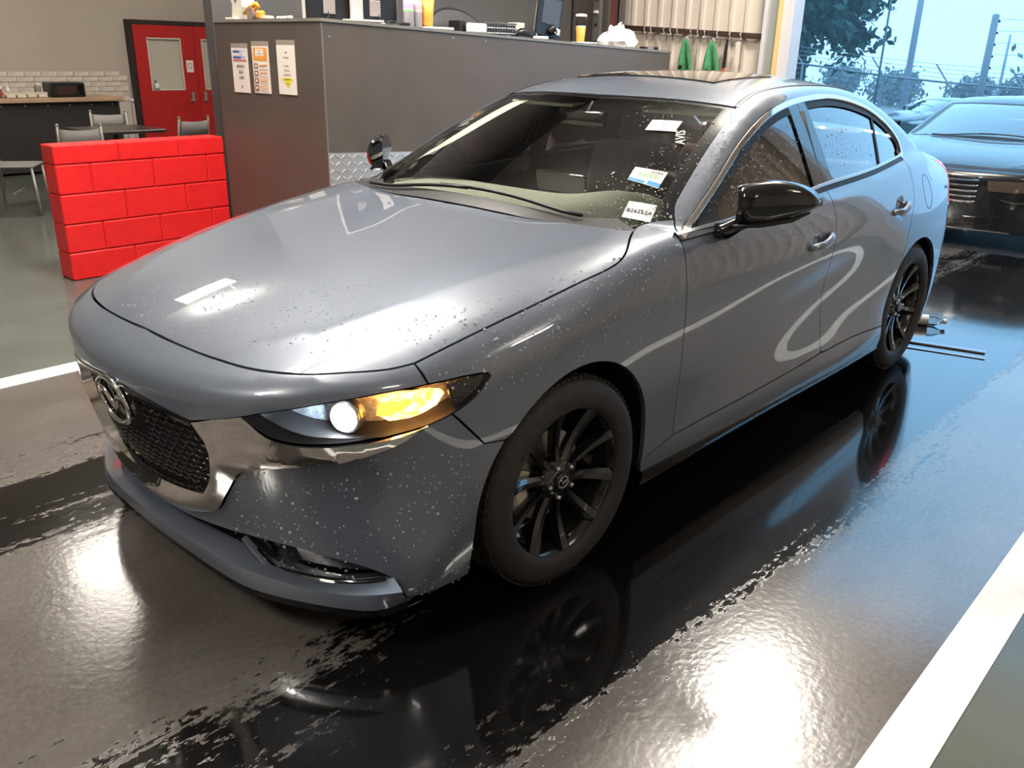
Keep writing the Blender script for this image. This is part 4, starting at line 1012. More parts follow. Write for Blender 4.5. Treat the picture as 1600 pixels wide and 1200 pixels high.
for (x, z) in ((2.72, 1.60), (3.05, 1.585), (1.66, 1.58)):
    MB().lathe([(0, -.003), (.006, -.002), (.007, 0)], 10, (x, CY0 - .0, z), 'y').build('screw', SATIN, CT)
# three flyers in clear sleeves on the end panel
PAPER = mat('white_paper', (.88, .82, .74), rough=.6); INK = mat('dark_ink', (.05, .035, .06), rough=.6); INKG = mat('grey_ink', (.30, .26, .25), rough=.6); ORNG = mat('orange_print', (.85, .38, .08), rough=.5); BRWN = mat('brown_print', (.30, .12, .06), rough=.5)
BLUE = mat('blue_print', (.10, .14, .32), rough=.5); LBLU = mat('pale_blue_print', (.55, .60, .80), rough=.5); REDI = mat('red_print', (.70, .10, .07), rough=.5); YELW = mat('yellow_marker', (.92, .80, .05), rough=.5); SLEEVE = mat('clear_sleeve', (.36, .31, .27), rough=.2, coat=.5)
def flyer(label, yl, yr, zt, zb):
    w, h = yl - yr, zt - zb; cy, cz = (yl + yr) / 2, (zt + zb) / 2
    t = tag(empty('flyer', (CX0 - .002, cy, cz)), label, 'flyer', 'flyers on the counter end')
    MB().box((0, 0, .012), (.002, w + .006, h + .03), .0005).build('sleeve', SLEEVE, t)
    MB().box((-.002, 0, -.004), (.002, w, h), .0005).build('sheet', PAPER, t)
    lay = [.0030]
    def pr(y, z, dy, dz, m, name='print'):
        lay[0] += .00022; MB().box((-lay[0], (.5 - y) * w, (.5 - z) * h), (.0008, dy * w, dz * h)).build(name, m, t)
    def tx(b, y, z, size, m=INK, sx=1):
        lay[0] += .00005; text('lettering', b, size * h, frame_m((-lay[0] - .0005, (.5 - y) * w, (.5 - z) * h), (0, -1, 0), (0, 0, 1)), m, t, sx=sx)
    return pr, tx
pr, tx = flyer('narrow flyer reading SPECIALTY SALE under a blue picture header', 3.535, 3.33, 1.505, 1.215)
pr(.5, .16, .82, .22, LBLU); pr(.30, .09, .40, .05, BLUE); pr(.32, .15, .44, .05, PAPER); pr(.35, .22, .5, .05, BLUE); pr(.5, .285, .84, .03, REDI); pr(.78, .14, .18, .10, PAPER)
tx('SPECIALTY', .53, .42, .085, INK, .80); tx('SALE', .53, .545, .10, INK, .95); tx('10:00', .53, .67, .10, INK, .95); pr(.53, .87, .09, .035, INKG)
pr, tx = flyer('middle flyer with an orange header and a column of four brown icons', 3.27, 3.07, 1.52, 1.22)
pr(.5, .18, .84, .28, ORNG); pr(.46, .14, .50, .15, PAPER); tx('LIVE', .46, .11, .05, INKG); tx('SALE DAY', .46, .17, .045, INKG)
for k in range(4):
    z = .43 + .155 * k; pr(.20, z, .24, .11, BRWN); pr(.20, z, .13, .055, PAPER); pr(.65, z - .028, .5, .012, ORNG); pr(.62, z, .42, .010, ORNG); pr(.66, z + .07, .56, .008, BRWN)
pr, tx = flyer('white notice with a yellow highlighted line near its foot', 2.97, 2.765, 1.53, 1.225)
pr(.52, .16, .10, .035, INKG); tx('APPRAISALS', .52, .26, .04, INKG); tx('IF YOU', .52, .43, .055, INKG); tx('HAVE A', .52, .52, .055, INKG); tx('QUESTION', .52, .61, .055, INKG)
pr(.52, .70, .66, .055, YELW); pr(.54, .76, .42, .05, YELW); pr(.55, .82, .2, .05, YELW); tx('PLEASE ASK', .52, .70, .045, INK); tx('US', .55, .79, .05, INK)

# ================================================================ things standing on the counter
WHITE = mat('white_plastic', (.80, .78, .75), rough=.4); CARD = mat('cream_card', (.80, .74, .62), rough=.6); BLK = mat('black_plastic', (.012, .012, .013), rough=.35); ORP = mat('orange_plastic', (.80, .36, .06), rough=.4)
t = thing('tape_roll_box', 'cream card box standing on the counter beside the orange tape gun', 'box', (1.76, 3.60, ztop(1.76)))
mb = MB(); mb.prism([(-.07, 0), (-.055, .11), (-.10, .20), (.07, .20), (.075, .09), (.03, 0)], -.05, .05, frame_m((0, 0, 0), (0, -1, 0), (0, 0, 1))); mb.build('box_body', CARD, t)
MB().box((-.055, .0, .145), (.004, .018, .03)).build('hand_hole', BLK, t); MB().box((-.02, .05, .012), (.12, .13, .02), .004).build('box_base', CARD, t)
t = thing('tape_gun', 'orange and black tape gun lying on the counter corner', 'tape dispenser', (1.72, 3.42, ztop(1.72)))
mb = MB(); mb.tube([(0, .10, .045), (0, .02, .085), (0, -.06, .105), (0, -.085, .09), (0, -.05, .075), (0, .03, .055)], [.012, .014, .016, .014, .012, .012], 8); mb.build('handle', ORP, t, smooth=True)
MB().lathe([(.012, -.02), (.042, -.02), (.044, 0), (.042, .02), (.012, .02)], 20, (0, -.0, .045), 'x').build('tape_roll', mat('packing_tape', (.30, .20, .16), rough=.3), t)
MB().box((0, -.105, .035), (.05, .06, .055), .012).build('cutter', ORP, t); MB().box((0, .055, .02), (.03, .035, .035), .006).build('guide', WHITE, t)
t = thing('marker_pen', 'short white marker pen lying near the counter corner', 'pen', (1.70, 3.03, ztop(1.70) + .012))
mb = MB().lathe([(.008, -.08), (.011, -.078), (.011, .05), (.007, .055)], 12, axis='y'); mb.build('barrel', WHITE, t, smooth=True); MB().lathe([(.012, -.115), (.013, -.10), (.013, -.075)], 12, axis='y').build('pen_cap', WHITE, t, smooth=True)
t = thing('putty_lump', 'beige round lid lying beside the marker pen', 'lid', (1.70, 3.20, ztop(1.70))); MB().lathe([(.045, 0), (.046, .012), (.038, .026), (0, .03)], 20).build('lid_top', mat('beige_plastic', (.42, .36, .28), rough=.5), t, smooth=True)
t = thing('desk_computer', 'wide black screen seen from behind on a silver stand', 'monitor', (2.0, 2.66, ztop(2.0) + .004))
SILV = mat('silver_plastic', (.66, .62, .58), rough=.35, metal=.3)
o = MB().box((0, 0, .20), (.74, .035, .40), .012).build('screen_back', BLK, t); MB().box((0, .006, .20), (.775, .02, .43), .01).build('screen_frame', SILV, t)
MB().box((.0, -.04, .13), (.10, .022, .30), .006).build('stand_neck', SILV, t); MB().box((.03, -.07, .008), (.26, .12, .016), .006).build('stand_foot', SILV, t); MB().lathe([(.012, -.004), (.016, 0)], 14, (0, -.053, .20), 'y').build('cable_hole', BLK, t)
for q in (-.21, .2): MB().tube([(q, -.02, .06), (q - .01, -.04, .03), (q - .04 * (1 if q < 0 else -1), -.05, .01)], .004, 6).build('cable', BLK, t)
for q in (-.20, .17): MB().box((q, -.02, .09), (.09, .012, .10), .004).build('port_cover', INKG, t)
t = thing('paper_slip', 'white paper slip lying at the foot of the silver stand', 'paper', (2.20, 2.60, ztop(2.2))); MB().box((0, 0, .006), (.12, .07, .012), .002).build('sheets', PAPER, t)
t = thing('key_fob', 'black key ring with a fob lying before the clear bottles', 'keys', (2.26, 2.52, ztop(2.26)))
MB().tube([(.05 * math.cos(a) - .04, .03 * math.sin(a), .014 + .01 * math.sin(a)) for a in np.linspace(0, 2 * math.pi, 21)[:-1]], .008, 8, closed=True).build('key_ring', BLK, t, smooth=True); MB().box((.055, 0, .012), (.09, .04, .02), .006).build('fob', BLK, t)
CLEAR = glass('clear_bottle_plastic', (.82, .82, .84), .05); LILA = mat('lilac_label', (.55, .48, .70), rough=.5); PINK = mat('pink_label', (.75, .50, .50), rough=.5); GRN = mat('green_label', (.35, .60, .32), rough=.5)
def bottle(x, y, label, lab):
    t = thing('bottle', label, 'bottle', (x, y, ztop(x)), 0, 'clear bottles on the counter')
    MB().lathe([(.030, 0), (.036, .006), (.036, .16), (.034, .175), (.018, .215), (.014, .23)], 24).build('bottle_body', mat('cloudy_bottle', (.62, .60, .64), rough=.15, trans=.25), t, smooth=True)
    MB().lathe([(.0368, .10), (.0368, .172)], 24, capA=False, capB=False).build('label_band', WHITE, t, smooth=True)
    MB().lathe([(.0372, .118), (.0372, .15)], 24, capA=False, capB=False).build('label_print', lab, t, smooth=True)
    MB().lathe([(.0373, .10), (.0373, .112)], 24, capA=False, capB=False).build('label_edge', GRN if lab is LILA else PINK, t, smooth=True)
    MB().lathe([(.016, .225), (.017, .25), (.0, .252)], 16).build('bottle_cap', WHITE, t, smooth=True)
bottle(2.42, 2.59, 'clear bottle with a lilac and green label on the counter', LILA); bottle(2.505, 2.60, 'clear bottle with a pink label beside the iced drink', PINK)
t = thing('napkin', 'folded white napkin under the big iced orange drink', 'napkin', (2.66, 2.58, ztop(2.66))); MB().box((0, 0, .009), (.24, .14, .018), .006).build('folds', WHITE, t)
def cup(x, y, z, label, s=1.0, fill=.75):
    t = thing('iced_drink', label, 'cup', (x, y, z), 0, 'orange drinks in plastic cups')
    MB().lathe([(.030 * s, 0), (.032 * s, .004), (.046 * s, .19 * s), (.048 * s, .195 * s)], 28, capB=False).build('cup_wall', glass('cup_plastic', (.95, .93, .92), .1), t, smooth=True)
    MB().lathe([(.0300 * s, .001), (.0330 * s, .006), (.0334 * s + .0140 * s * fill, .19 * s * fill)], 28).build('drink', mat('orange_drink', (1.0, .40, .07), rough=.4), t, smooth=True)
    MB().lathe([(.0485 * s, .193 * s), (.05 * s, .2 * s), (.045 * s, .215 * s), (.0, .22 * s)], 28).build('cup_lid', WHITE, t, smooth=True)
    MB().lathe([(.0395 * s, .10 * s), (.0415 * s, .125 * s), (.039 * s, .10 * s)], 28, capA=False, capB=False).build('cup_print', WHITE, t, smooth=True)
    return t
cup(2.60, 2.60, ztop(2.6) + .0185, 'big iced orange drink in a clear cup on a napkin', 1.15, .85)
t = thing('task_chair', 'black office chair back showing above the counter', 'chair', (3.32, 3.10, 1.20))
mb = MB(); rows = []
for a in np.linspace(-1, 1, 13):
    x = .27 * a; rows.append([(x, .02 - .05 * a * a, .36), (x, .015 - .05 * a * a, .62 - .05 * abs(a) ** 2.4 * 2), (x, .055 - .05 * a * a, .62 - .05 * abs(a) ** 2.4 * 2), (x, .06 - .05 * a * a, .36)])
mb.loft(rows, closed=True, capends=True).build('backrest', mat('charcoal_mesh', (.055, .052, .055), rough=.7), t, smooth=True)
MB().tube([(-.27 + .54 * k / 12, .03 - .05 * (2 * k / 12 - 1) ** 2, .625 - .10 * abs(2 * k / 12 - 1) ** 2.4) for k in range(13)], .012, 8).build('back_rim', BLK, t, smooth=True)
t = thing('wire_tray', 'black wire letter tray in front of the office chair', 'tray', (3.22, 2.63, ztop(3.22)))
MB().box((-.30, 0, .045), (.07, .12, .09), .006).build('tray_end', BLK, t)
mb = MB()
for k in range(13): mb.tube([(-.08 + .34 * k / 12, -.06, .012), (-.08 + .34 * k / 12, -.06, .085)], .006, 6)
for z in (.014, .05, .085): mb.tube([(-.09, -.06, z), (.28, -.06, z)], .0055, 6)
w_ = mb.build('wire_grid', SATIN, t); w_['kind'] = 'stuff'; MB().box((.10, .0, .04), (.36, .09, .07), .004).build('tray_box', BLK, t)
t = thing('paper_stack', 'white paper bundle leaning on the wire tray', 'paper', (3.03, 2.54, ztop(3.03))); MB().box((0, 0, .035), (.20, .03, .068), .01).build('sheets', WHITE, t)
t = thing('desk_phone', 'black telephone handset lying left of the tilted screen', 'telephone', (3.62, 2.58, ztop(3.62)))
MB().tube([(-.15, 0, .02), (-.06, 0, .045), (.04, 0, .04), (.10, 0, .025)], [.014, .03, .034, .02], 10).build('handset', BLK, t, smooth=True); MB().box((.0, .03, .012), (.22, .10, .024), .006).build('cradle', BLK, t)
t = thing('card_box', 'small beige card box behind the telephone', 'box', (3.70, 2.76, ztop(3.7))); MB().box((0, 0, .06), (.12, .08, .12), .004).build('box_body', CARD, t)
t = thing('touch_screen', 'tilted black touch screen with a silver side edge', 'monitor', (3.92, 2.62, ztop(3.92)))
M = Matrix.Rotation(math.radians(9), 3, 'Y'); MB().box((.02, 0, .22), (.30, .03, .40), .01, M).build('screen_back', BLK, t); MB().box((-.115, .004, .215), (.025, .034, .40), .006, M).build('screen_edge', SILV, t)
MB().box((.03, -.017, .215), (.22, .006, .20), .003, M).build('back_cover', mat('grey_back_cover', (.06, .06, .065), rough=.3), t); MB().tube([(.0, -.02, .06), (.04, -.03, .10), (.07, -.03, .06)], [.03, .028, .02], 10).build('hinge', BLK, t, smooth=True); MB().box((.075, -.045, .07), (.06, .004, .045), .001, Matrix.Rotation(math.radians(20), 3, 'Y')).build('sticker', WHITE, t); MB().box((-.02, -.02, .008), (.24, .12, .016), .005).build('screen_base', BLK, t)
t = thing('paper_scrap', 'white scrap of paper under the tilted touch screen', 'paper', (3.74, 2.53, ztop(3.74))); MB().box((0, 0, .012), (.14, .05, .024), .006).build('sheets', WHITE, t)
t = thing('napkin', 'flat white napkin under the small orange drink', 'napkin', (4.34, 2.58, ztop(4.34))); MB().box((0, 0, .007), (.26, .12, .014), .005).build('folds', WHITE, t)
cup(4.33, 2.60, ztop(4.33) + .0145, 'small orange drink in a clear cup near the plastic bag', 1.0, .62)
t = thing('plastic_bag', 'crumpled white plastic bag at the far end of the counter', 'bag', (4.93, 2.64, ztop(4.93)))
bm = bmesh.new(); bmesh.ops.create_icosphere(bm, subdivisions=3, radius=1.0); rr = random.Random(5)
for v in bm.verts:
    n = v.co.normalized(); k = 1 + .16 * math.sin(7 * n.x + 3 * n.z) * math.cos(5 * n.y + 2) + rr.uniform(-.10, .10); z = max(n.z, -.35)
    v.co = Vector((n.x * .235 * k * (1 - .45 * max(0, z)), n.y * .12 * k, (z + .35) * .135 * k))
me = bpy.data.meshes.new('bag_skin'); bm.to_mesh(me); bm.free(); me.materials.append(WHITE); o = bpy.data.objects.new('bag_skin', me); LINK(o); o.parent = t
MB().tube([(-.02, 0, .16), (.0, 0, .19), (.03, 0, .21)], [.02, .014, .006], 6).build('bag_knot', WHITE, t)
t = thing('card_reader', 'small black card reader beside the plastic bag', 'card reader', (5.33, 2.58, ztop(5.33))); MB().box((0, 0, .014), (.22, .07, .028), .006).build('reader_body', BLK, t); MB().box((-.03, -.036, .016), (.10, .003, .014)).build('reader_screen', INKG, t)
# switch box on the column
t = thing('switch_box', 'grey electric switch box mounted on the dark post', 'switch box', (5.88, 3.60, 1.90)); SWB = mat('switch_grey', (.10, .095, .09), rough=.4)
MB().box((-.02, 0, 0), (.05, .10, .52), .008).build('box_body', SWB, t); MB().box((-.055, 0, .02), (.03, .05, .03), .006).build('lever', WHITE, t); MB().lathe([(.0, -.062), (.016, -.058), (.018, -.04)], 14, (0, 0, -.10), 'x').build('button', BLK, t); MB().lathe([(.0, -.062), (.016, -.058), (.018, -.04)], 14, (0, 0, .14), 'x').build('button', BLK, t)
slab('trim_10', 5.90, 5.94, 3.50, 3.96, 0, CEIL, add_noise(mat('brown_grey_board', (.075, .066, .058), rough=.5), 3, .06))

# ================================================================ hook rail on the cream sheet wall
RX_ = 6.265
def rail_z(y): return 1.700 + (1.875 - y) * -.052
t = thing('hook_rail', 'dark brown wooden hook rail on the cream ribbed wall', 'hook rail'); mb = MB()
V = [(RX_ - .02 + a, y, rail_z(y) + z) for y in (3.62, 1.875) for a in (-.012, .012) for z in (-.026, .026)]
mb.add(V, [(0, 1, 3, 2), (4, 6, 7, 5), (0, 4, 5, 1), (2, 3, 7, 6), (0, 2, 6, 4), (1, 5, 7, 3)]); mb.build('board', add_noise(mat('dark_wood', (.045, .024, .018), rough=.5), 12, .3, stretch=(1, .1, 1)), t)
MB().box((RX_ - .02, 1.888, 1.70), (.028, .03, .052), .002).build('board_end', mat('cut_wood', (.45, .22, .09), rough=.6), t)
HK = [3.26, 3.18, 3.02, 2.94, 2.86, 2.70, 2.62, 2.54, 2.40, 2.26, 2.14]
for y in HK:
    z = rail_z(y); MB().tube([(RX_ - .034, y, z + .02), (RX_ - .06, y, z + .015), (RX_ - .065, y - .01, z - .01), (RX_ - .05, y - .012, z - .035), (RX_ - .066, y - .01, z - .05), (RX_ - .085, y - .006, z - .04)], .0075, 6).build('hook', SATIN, t, smooth=True)
GREEN = add_noise(mat('green_cloth', (.045, .20, .085), rough=.8), 10, .3)
def cloth(y, w, h, label):
    z = rail_z(y) - .05; t = thing('hung_bag', label, 'cloth', (RX_ - .110, y, z - .02), 0, 'green cloths on the hook rail'); rows = []
    for k in range(9):
        f = k / 8; ww = .05 + (w - .05) * f ** .8; rows.append([(-.02 + .028 * math.sin(a * 9 + k * .3) * f, a * ww - .02 * f, -h * f) for a in np.linspace(-.5, .5, 15)])
    o = MB().loft(rows).build('fabric', GREEN, t, smooth=True); md = o.modifiers.new('thick', 'SOLIDIFY'); md.thickness = .006
    MB().box((-.045, .02, -h * .72), (.004, .035, .035), .001).build('cloth_print', BLK, t); MB().tube([(0, -.02, 0), (-.01, 0, .03), (0, .02, 0)], .005, 6).build('loop', WHITE, t)
cloth(2.70, .20, .36, 'green cloth hanging from the hook rail nearer the counter end'); cloth(2.40, .24, .38, 'wider green cloth hanging from the hook rail nearer the doorway')
t = thing('lanyard', 'black and red strap hanging from the hook rail', 'strap', (RX_ - .08, 2.26, rail_z(2.26) - .04)); MB().tube([(0, 0, 0), (0, .008, -.12), (0, .012, -.26)], [.012, .018, .02], 8).build('strap', BLK, t); MB().box((0, .012, -.31), (.012, .035, .10), .004).build('tail', REDI, t)
t = thing('tag_strip', 'white tag strip hanging from the last hook of the rail', 'tag', (RX_ - .08, 2.14, rail_z(2.14) - .04)); MB().box((0, 0, -.13), (.004, .05, .22), .001).build('strip', mat('off_white_tag', (.68, .60, .53), rough=.6), t); MB().tube([(0, 0, 0), (0, 0, -.03)], .004, 6).build('cord', WHITE, t)

# ================================================================ break room on the far left
DB = MB  # door frame and leaves
RDOOR = add_noise(mat('red_door_paint', (.40, .014, .014), rough=.35), 2, .05); BFRM = mat('black_door_frame', (.02, .014, .014), rough=.45)
DR = structure(empty('door_1', (0, 0, 0))); DR['label'] = 'red double door with glass panes in a black frame'
dy = YL - .03
MB().box((3.845, dy, .895), (.07, .10, 1.79), .006).build('door_frame', BFRM, DR); MB().box((4.65, dy, 1.80), (1.68, .10, .06), .006).build('door_frame', BFRM, DR); MB().box((5.48, dy, .895), (.07, .10, 1.79), .006).build('door_frame', BFRM, DR)
def leaf(x0, x1, wx0, wx1, hx):
    d = MB(); y = dy - .02
    for (a, b, c, e) in ((x0, wx0, 0, 1.77), (wx1, x1, 0, 1.77), (wx0, wx1, 0, .93), (wx0, wx1, 1.60, 1.77)): d.box(((a + b) / 2, y, (c + e) / 2), (b - a, .045, e - c))
    l = d.build('door_leaf', RDOOR, DR)
    MB().box(((wx0 + wx1) / 2, y + .01, 1.265), (wx1 - wx0, .006, .67)).build('door_pane', mat('frosted_pane', (.50, .47, .40), rough=.25), l)
    mb = MB()
    for (c, e) in (((wx0 + wx1) / 2, 1.60), ((wx0 + wx1) / 2, .93)): mb.box((c, y - .012, e), (wx1 - wx0 + .02, .03, .018))
    for c in (wx0, wx1): mb.box((c, y - .012, 1.265), (.018, .03, .67))
    mb.build('pane_frame', mat('pane_frame_white', (.66, .58, .50), rough=.4), l)
    MB().box((hx, y - .03, .83), (.05, .02, .14), .006).build('handle_plate', SATIN, l); MB().tube([(hx, y - .04, .79), (hx, y - .075, .785), (hx - .08, y - .08, .78)], .010, 8).build('lever_handle', SATIN, l)
    return l
l1 = leaf(3.885, 4.755, 4.07, 4.545, 4.655); leaf(4.76, 5.44, 4.87, 5.3, 4.85)
MB().box((4.655, dy - .046, 1.24), (.105, .004, .16), .001).build('door_notice', PAPER, l1); MB().tube([(4.655 + .03 * math.cos(a), dy - .05, 1.25 + .035 * math.sin(a)) for a in np.linspace(0, 6.283, 19)[:-1]], .004, 5, closed=True).build('notice_print', INKG, l1)
t = thing('soap_pump', 'small white pump bottle standing in the red door pane corner', 'bottle', (4.13, dy - .055, .945)); MB().lathe([(.03, 0), (.032, .01), (.032, .06), (.012, .075), (.0, .08)], 16).build('bottle_body', WHITE, t, smooth=True); MB().tube([(0, 0, .08), (0, 0, .10), (-.03, 0, .11)], .008, 6).build('pump', BLUE, t)
t = thing('light_switch', 'white light switch left of the red double door', 'switch', (3.775, YL - .01, .80)); MB().box((0, 0, 0), (.07, .02, .045), .004).build('switch_plate', WHITE, t); MB().box((0, -.014, 0), (.02, .012, .025), .002).build('toggle', WHITE, t)
# whitewashed brick dado: single bricks
WAIN = structure(empty('trim_11', (0, 0, 0))); WBR = add_noise(mat('whitewashed_brick', (.58, .52, .46), rough=.7), 20, .16)
MB().box((2.55, YL - .012, .56), (2.42, .02, 1.12)).build('brick_backing', mat('pale_mortar', (.55, .49, .43), rough=.8), WAIN)
bk = MB().box((0, 0, 0), (.194, .022, .059), .004).build('brick', WBR, WAIN); bme = bk.data; first = True
for r in range(6):
    for k in range(13):
        x = 1.45 + .2 * k + (.1 if r % 2 else 0); z = .82 + .064 * r - .0
        if x > 3.70: continue
        o = bk if first else bk.copy()
        if not first: LINK(o); o.parent = WAIN
        first = False; o.location = (x, YL - .02 - RND.uniform(0, .004), z - .10 + .1)
slab('trim_12', 3.765, 3.80, YL - .035, YL, 0, .76, mat('pale_wall_end', (.55, .50, .42), rough=.6))
# refreshment bar
t = thing('refreshment_bar', 'black fronted bar with a pale wooden top against the back wall', 'bar counter', (0, 0, 0))
MB().box((1.9, 9.58, .425), (2.8, .56, .80), .004).build('bar_body', PLAST, t); MB().box((1.88, 9.55, .862), (2.9, .68, .05), .006).build('bar_top', add_noise(mat('pale_wood', (.40, .27, .17), rough=.45), 8, .2, stretch=(.2, 3, 1)), t)
MB().box((1.85, 9.292, .43), (2.78, .012, .80), .002).build('front_skirt', add_noise(mat('black_vinyl', (.020, .017, .016), rough=.55), 5, .2), t); MB().box((3.27, 9.44, .43), (.02, .30, .80), .002).build('side_skirt', mat('black_vinyl_side', (.03, .03, .032), rough=.5), t)
for k in range(6): MB().lathe([(0, -.006), (.010, -.004), (.010, 0)], 8, (1.9 + .26 * k, 9.284, .80), 'y').build('stud', SATIN, t)
t = thing('microwave', 'black countertop microwave oven on the wooden bar top', 'microwave', (2.72, 9.50, .888)); MB().box((0, 0, .085), (.40, .30, .17), .012).build('oven_body', BLK, t); MB().box((-.03, -.152, .085), (.24, .006, .10), .003).build('oven_window', mat('brown_glass', (.05, .028, .024), rough=.2), t); MB().box((.145, -.154, .085), (.06, .006, .12), .003).build('oven_panel', GLOSS, t)
t = thing('condiment_trays', 'long pale tray of condiment bins beside the microwave', 'tray', (2.24, 9.42, .888)); MB().box((0, .04, .045), (.50, .10, .03), .005).build('tray_lid', mat('pale_plastic', (.52, .48, .42), rough=.4), t)
for k in range(4): MB().box((-.18 + .12 * k, 0, .018), (.10, .09, .035), .006).build('bin', mat('cream_bin', (.66, .60, .50), rough=.5), t)
t = thing('salt_jar', 'small white jar standing on the condiment tray', 'jar', (2.06, 9.46, .948)); MB().lathe([(.02, 0), (.022, .03), (.012, .06), (0, .065)], 12).build('jar_body', WHITE, t, smooth=True); MB().lathe([(.013, .055), (.013, .07), (0, .072)], 12).build('jar_lid', WHITE, t)
t = thing('food_tub', 'red tub with a white lid at the left end of the bar', 'tub', (1.88, 9.42, .888)); MB().lathe([(.085, 0), (.10, .10)], 24).build('tub', mat('dull_red_plastic', (.42, .05, .03), rough=.45), t, smooth=True); MB().lathe([(.104, .098), (.104, .125), (.085, .14), (0, .142)], 24).build('tub_lid', CARD, t, smooth=True)
t = thing('napkin_holder', 'brown blurred napkin holder left of the microwave', 'napkin holder', (2.43, 9.56, .888)); MB().box((0, 0, .07), (.06, .10, .14), .02).build('holder', mat('brown_grey_plastic', (.30, .25, .19), rough=.5), t); MB().box((0, 0, .145), (.03, .07, .02)).build('napkins', CARD, t)
# cafe tables and chairs
CHR = mat('grey_chair_metal', (.34, .31, .28), rough=.35, metal=.3); CHB = mat('grey_chair_panel', (.20, .185, .175), rough=.5); TBL = mat('dark_table_top', (.028, .027, .026), rough=.25)
def make_chair(name, label):
    t = thing(name, label, 'chair', (0, 0, 0), 0, 'grey cafe chairs')
    MB().box((0, 0, .44), (.40, .40, .022), .008).build('seat', CHB, t)
    for sx in (-1, 1):
        MB().tube([(sx * .20, .20, 0), (sx * .185, .175, .44), (sx * .18, .19, .62), (sx * .175, .225, .83)], .0125, 8).build('rear_leg', CHR, t, smooth=True)
        MB().tube([(sx * .21, -.21, 0), (sx * .185, -.18, .43)], .0125, 8).build('front_leg', CHR, t, smooth=True)
        MB().lathe([(.014, 0), (.017, .012), (0, .022)], 10, (sx * .175, .225, .825)).build('post_cap', CHR, t, smooth=True)
    rows = []
    for a in np.linspace(-1, 1, 9): rows.append([(.165 * a, .20 - .02 * a * a + .02, .63), (.165 * a, .235 - .02 * a * a + .02, .80 - .012 * (1 - a * a)), (.165 * a, .247 - .02 * a * a + .02, .80 - .012 * (1 - a * a)), (.165 * a, .212 - .02 * a * a + .02, .63)])
    MB().loft(rows, closed=True, capends=True).build('back_panel', CHB, t, smooth=True); MB().tube([(-.19, 0, .2), (.19, 0, .2)], .009, 6).build('stretcher', CHR, t)
    return t
CH = [(1.10, 6.70, 1.0, 'grey cafe chair turned sideways behind the left end of the red wall'), (1.52, 6.15, 2.75, 'grey cafe chair with its back to the red wall'), (2.32, 7.35, -.35, 'grey cafe chair on the far side of the dark table'), (2.70, 6.55, 3.3, 'grey cafe chair alone in front of the red door'), (.36, 6.90, -1.2, 'grey cafe chair cut by the left picture edge')]
c0 = make_chair('cafe_chair', CH[0][3])
for k, (x, y, a, lb) in enumerate(CH):
    c = c0 if k == 0 else copy_tree(c0); c.location = (x, y, .0005); c.rotation_euler = (0, 0, a); c['label'] = lb
t = thing('cafe_table', 'dark topped cafe table among the grey chairs', 'table', (2.02, 6.55, 0)); MB().box((0, 0, .725), (.70, .70, .03), .006).build('table_top', TBL, t); MB().tube([(0, 0, .02), (0, 0, .71)], .03, 12).build('pedestal', BLK, t); MB().lathe([(.26, 0), (.25, .015), (.04, .03)], 24).build('table_base', BLK, t, smooth=True)

# ================================================================ outside the open doorway
def gz(x): return -.030 * (x - X1) if x > X1 else 0.0
YARD = add_noise(mat('wet_yard_asphalt', (.035, .037, .040), rough=.24), .7, .4, .14, .05, 8)
V = [(X1, -60, 0), (130, -60, gz(130)), (130, 110, gz(130)), (X1, 110, 0)]; V += [(a, b, c - .3) for a, b, c in V]
structure(mesh('ground', V, [(0, 1, 2, 3), (4, 7, 6, 5), (0, 4, 5, 1), (1, 5, 6, 2), (2, 6, 7, 3), (3, 7, 4, 0)], YARD))
# ---- other cars: the same body panels in other paint, with their own faces
def st(o): return o.name.split('.')[0]
CLONE = {'hood', 'nose_panel', 'fender', 'front_door', 'rear_door', 'body_side', 'roof', 'windshield', 'windshield_border', 'cowl_cover', 'rear_window', 'front_side_window', 'rear_side_window', 'quarter_window', 'door_pillar',
         'mirror_sail', 'wiper', 'side_mirror', 'wheel_liner', 'underbody', 'rocker_panel', 'dashboard', 'headliner', 'door_trim', 'trunk_lid', 'rear_bumper', 'tail_light', 'wheel', 'front_seat', 'rear_seat', 'window_rubber'}
FAR = {'hood', 'nose_panel', 'fender', 'front_door', 'rear_door', 'body_side', 'roof', 'windshield', 'rear_window', 'front_side_window', 'rear_side_window', 'quarter_window', 'door_pillar', 'mirror_sail', 'side_mirror', 'wheel_liner', 'underbody', 'rocker_panel', 'trunk_lid', 'rear_bumper', 'tail_light', 'wheel', 'front_seat', 'dashboard'}
BPAINT = mat('black_car_paint', (.010, .011, .013), rough=.25, coat=1.0, coat_rough=.02)
SMOKE = mat('smoked_lamp', (.13, .10, .075), rough=.18, metal=.4, coat=1.0); WSKY = glass('tinted_windscreen', (.25, .30, .33), refl=4.5); WLAMP = mat('white_lamp', (.75, .80, .82), rough=.15, coat=.8)
FASC = [GR_TOP, WING_TOP, LAMP_IN, [LAMP_IN[-1], (-.76, .588, .650), (-.72, .63, .628), (-.662, .685, .621), LAMP_BT[-1]], LAMP_BT[::-1], BSEAM, BSEAM2, ARCH_B, B_BOT, [B_BOT[-1], (-.70, .60, .15), (-.79, .3, .15), (-.815, 0, .15)]]
def override(o, mp):
    for s in o.material_slots:
        n = s.material
        if n in mp: s.link = 'OBJECT'; s.material = mp[n]
    for c in [x for x in bpy.data.objects if x.parent == o]: override(c, mp)
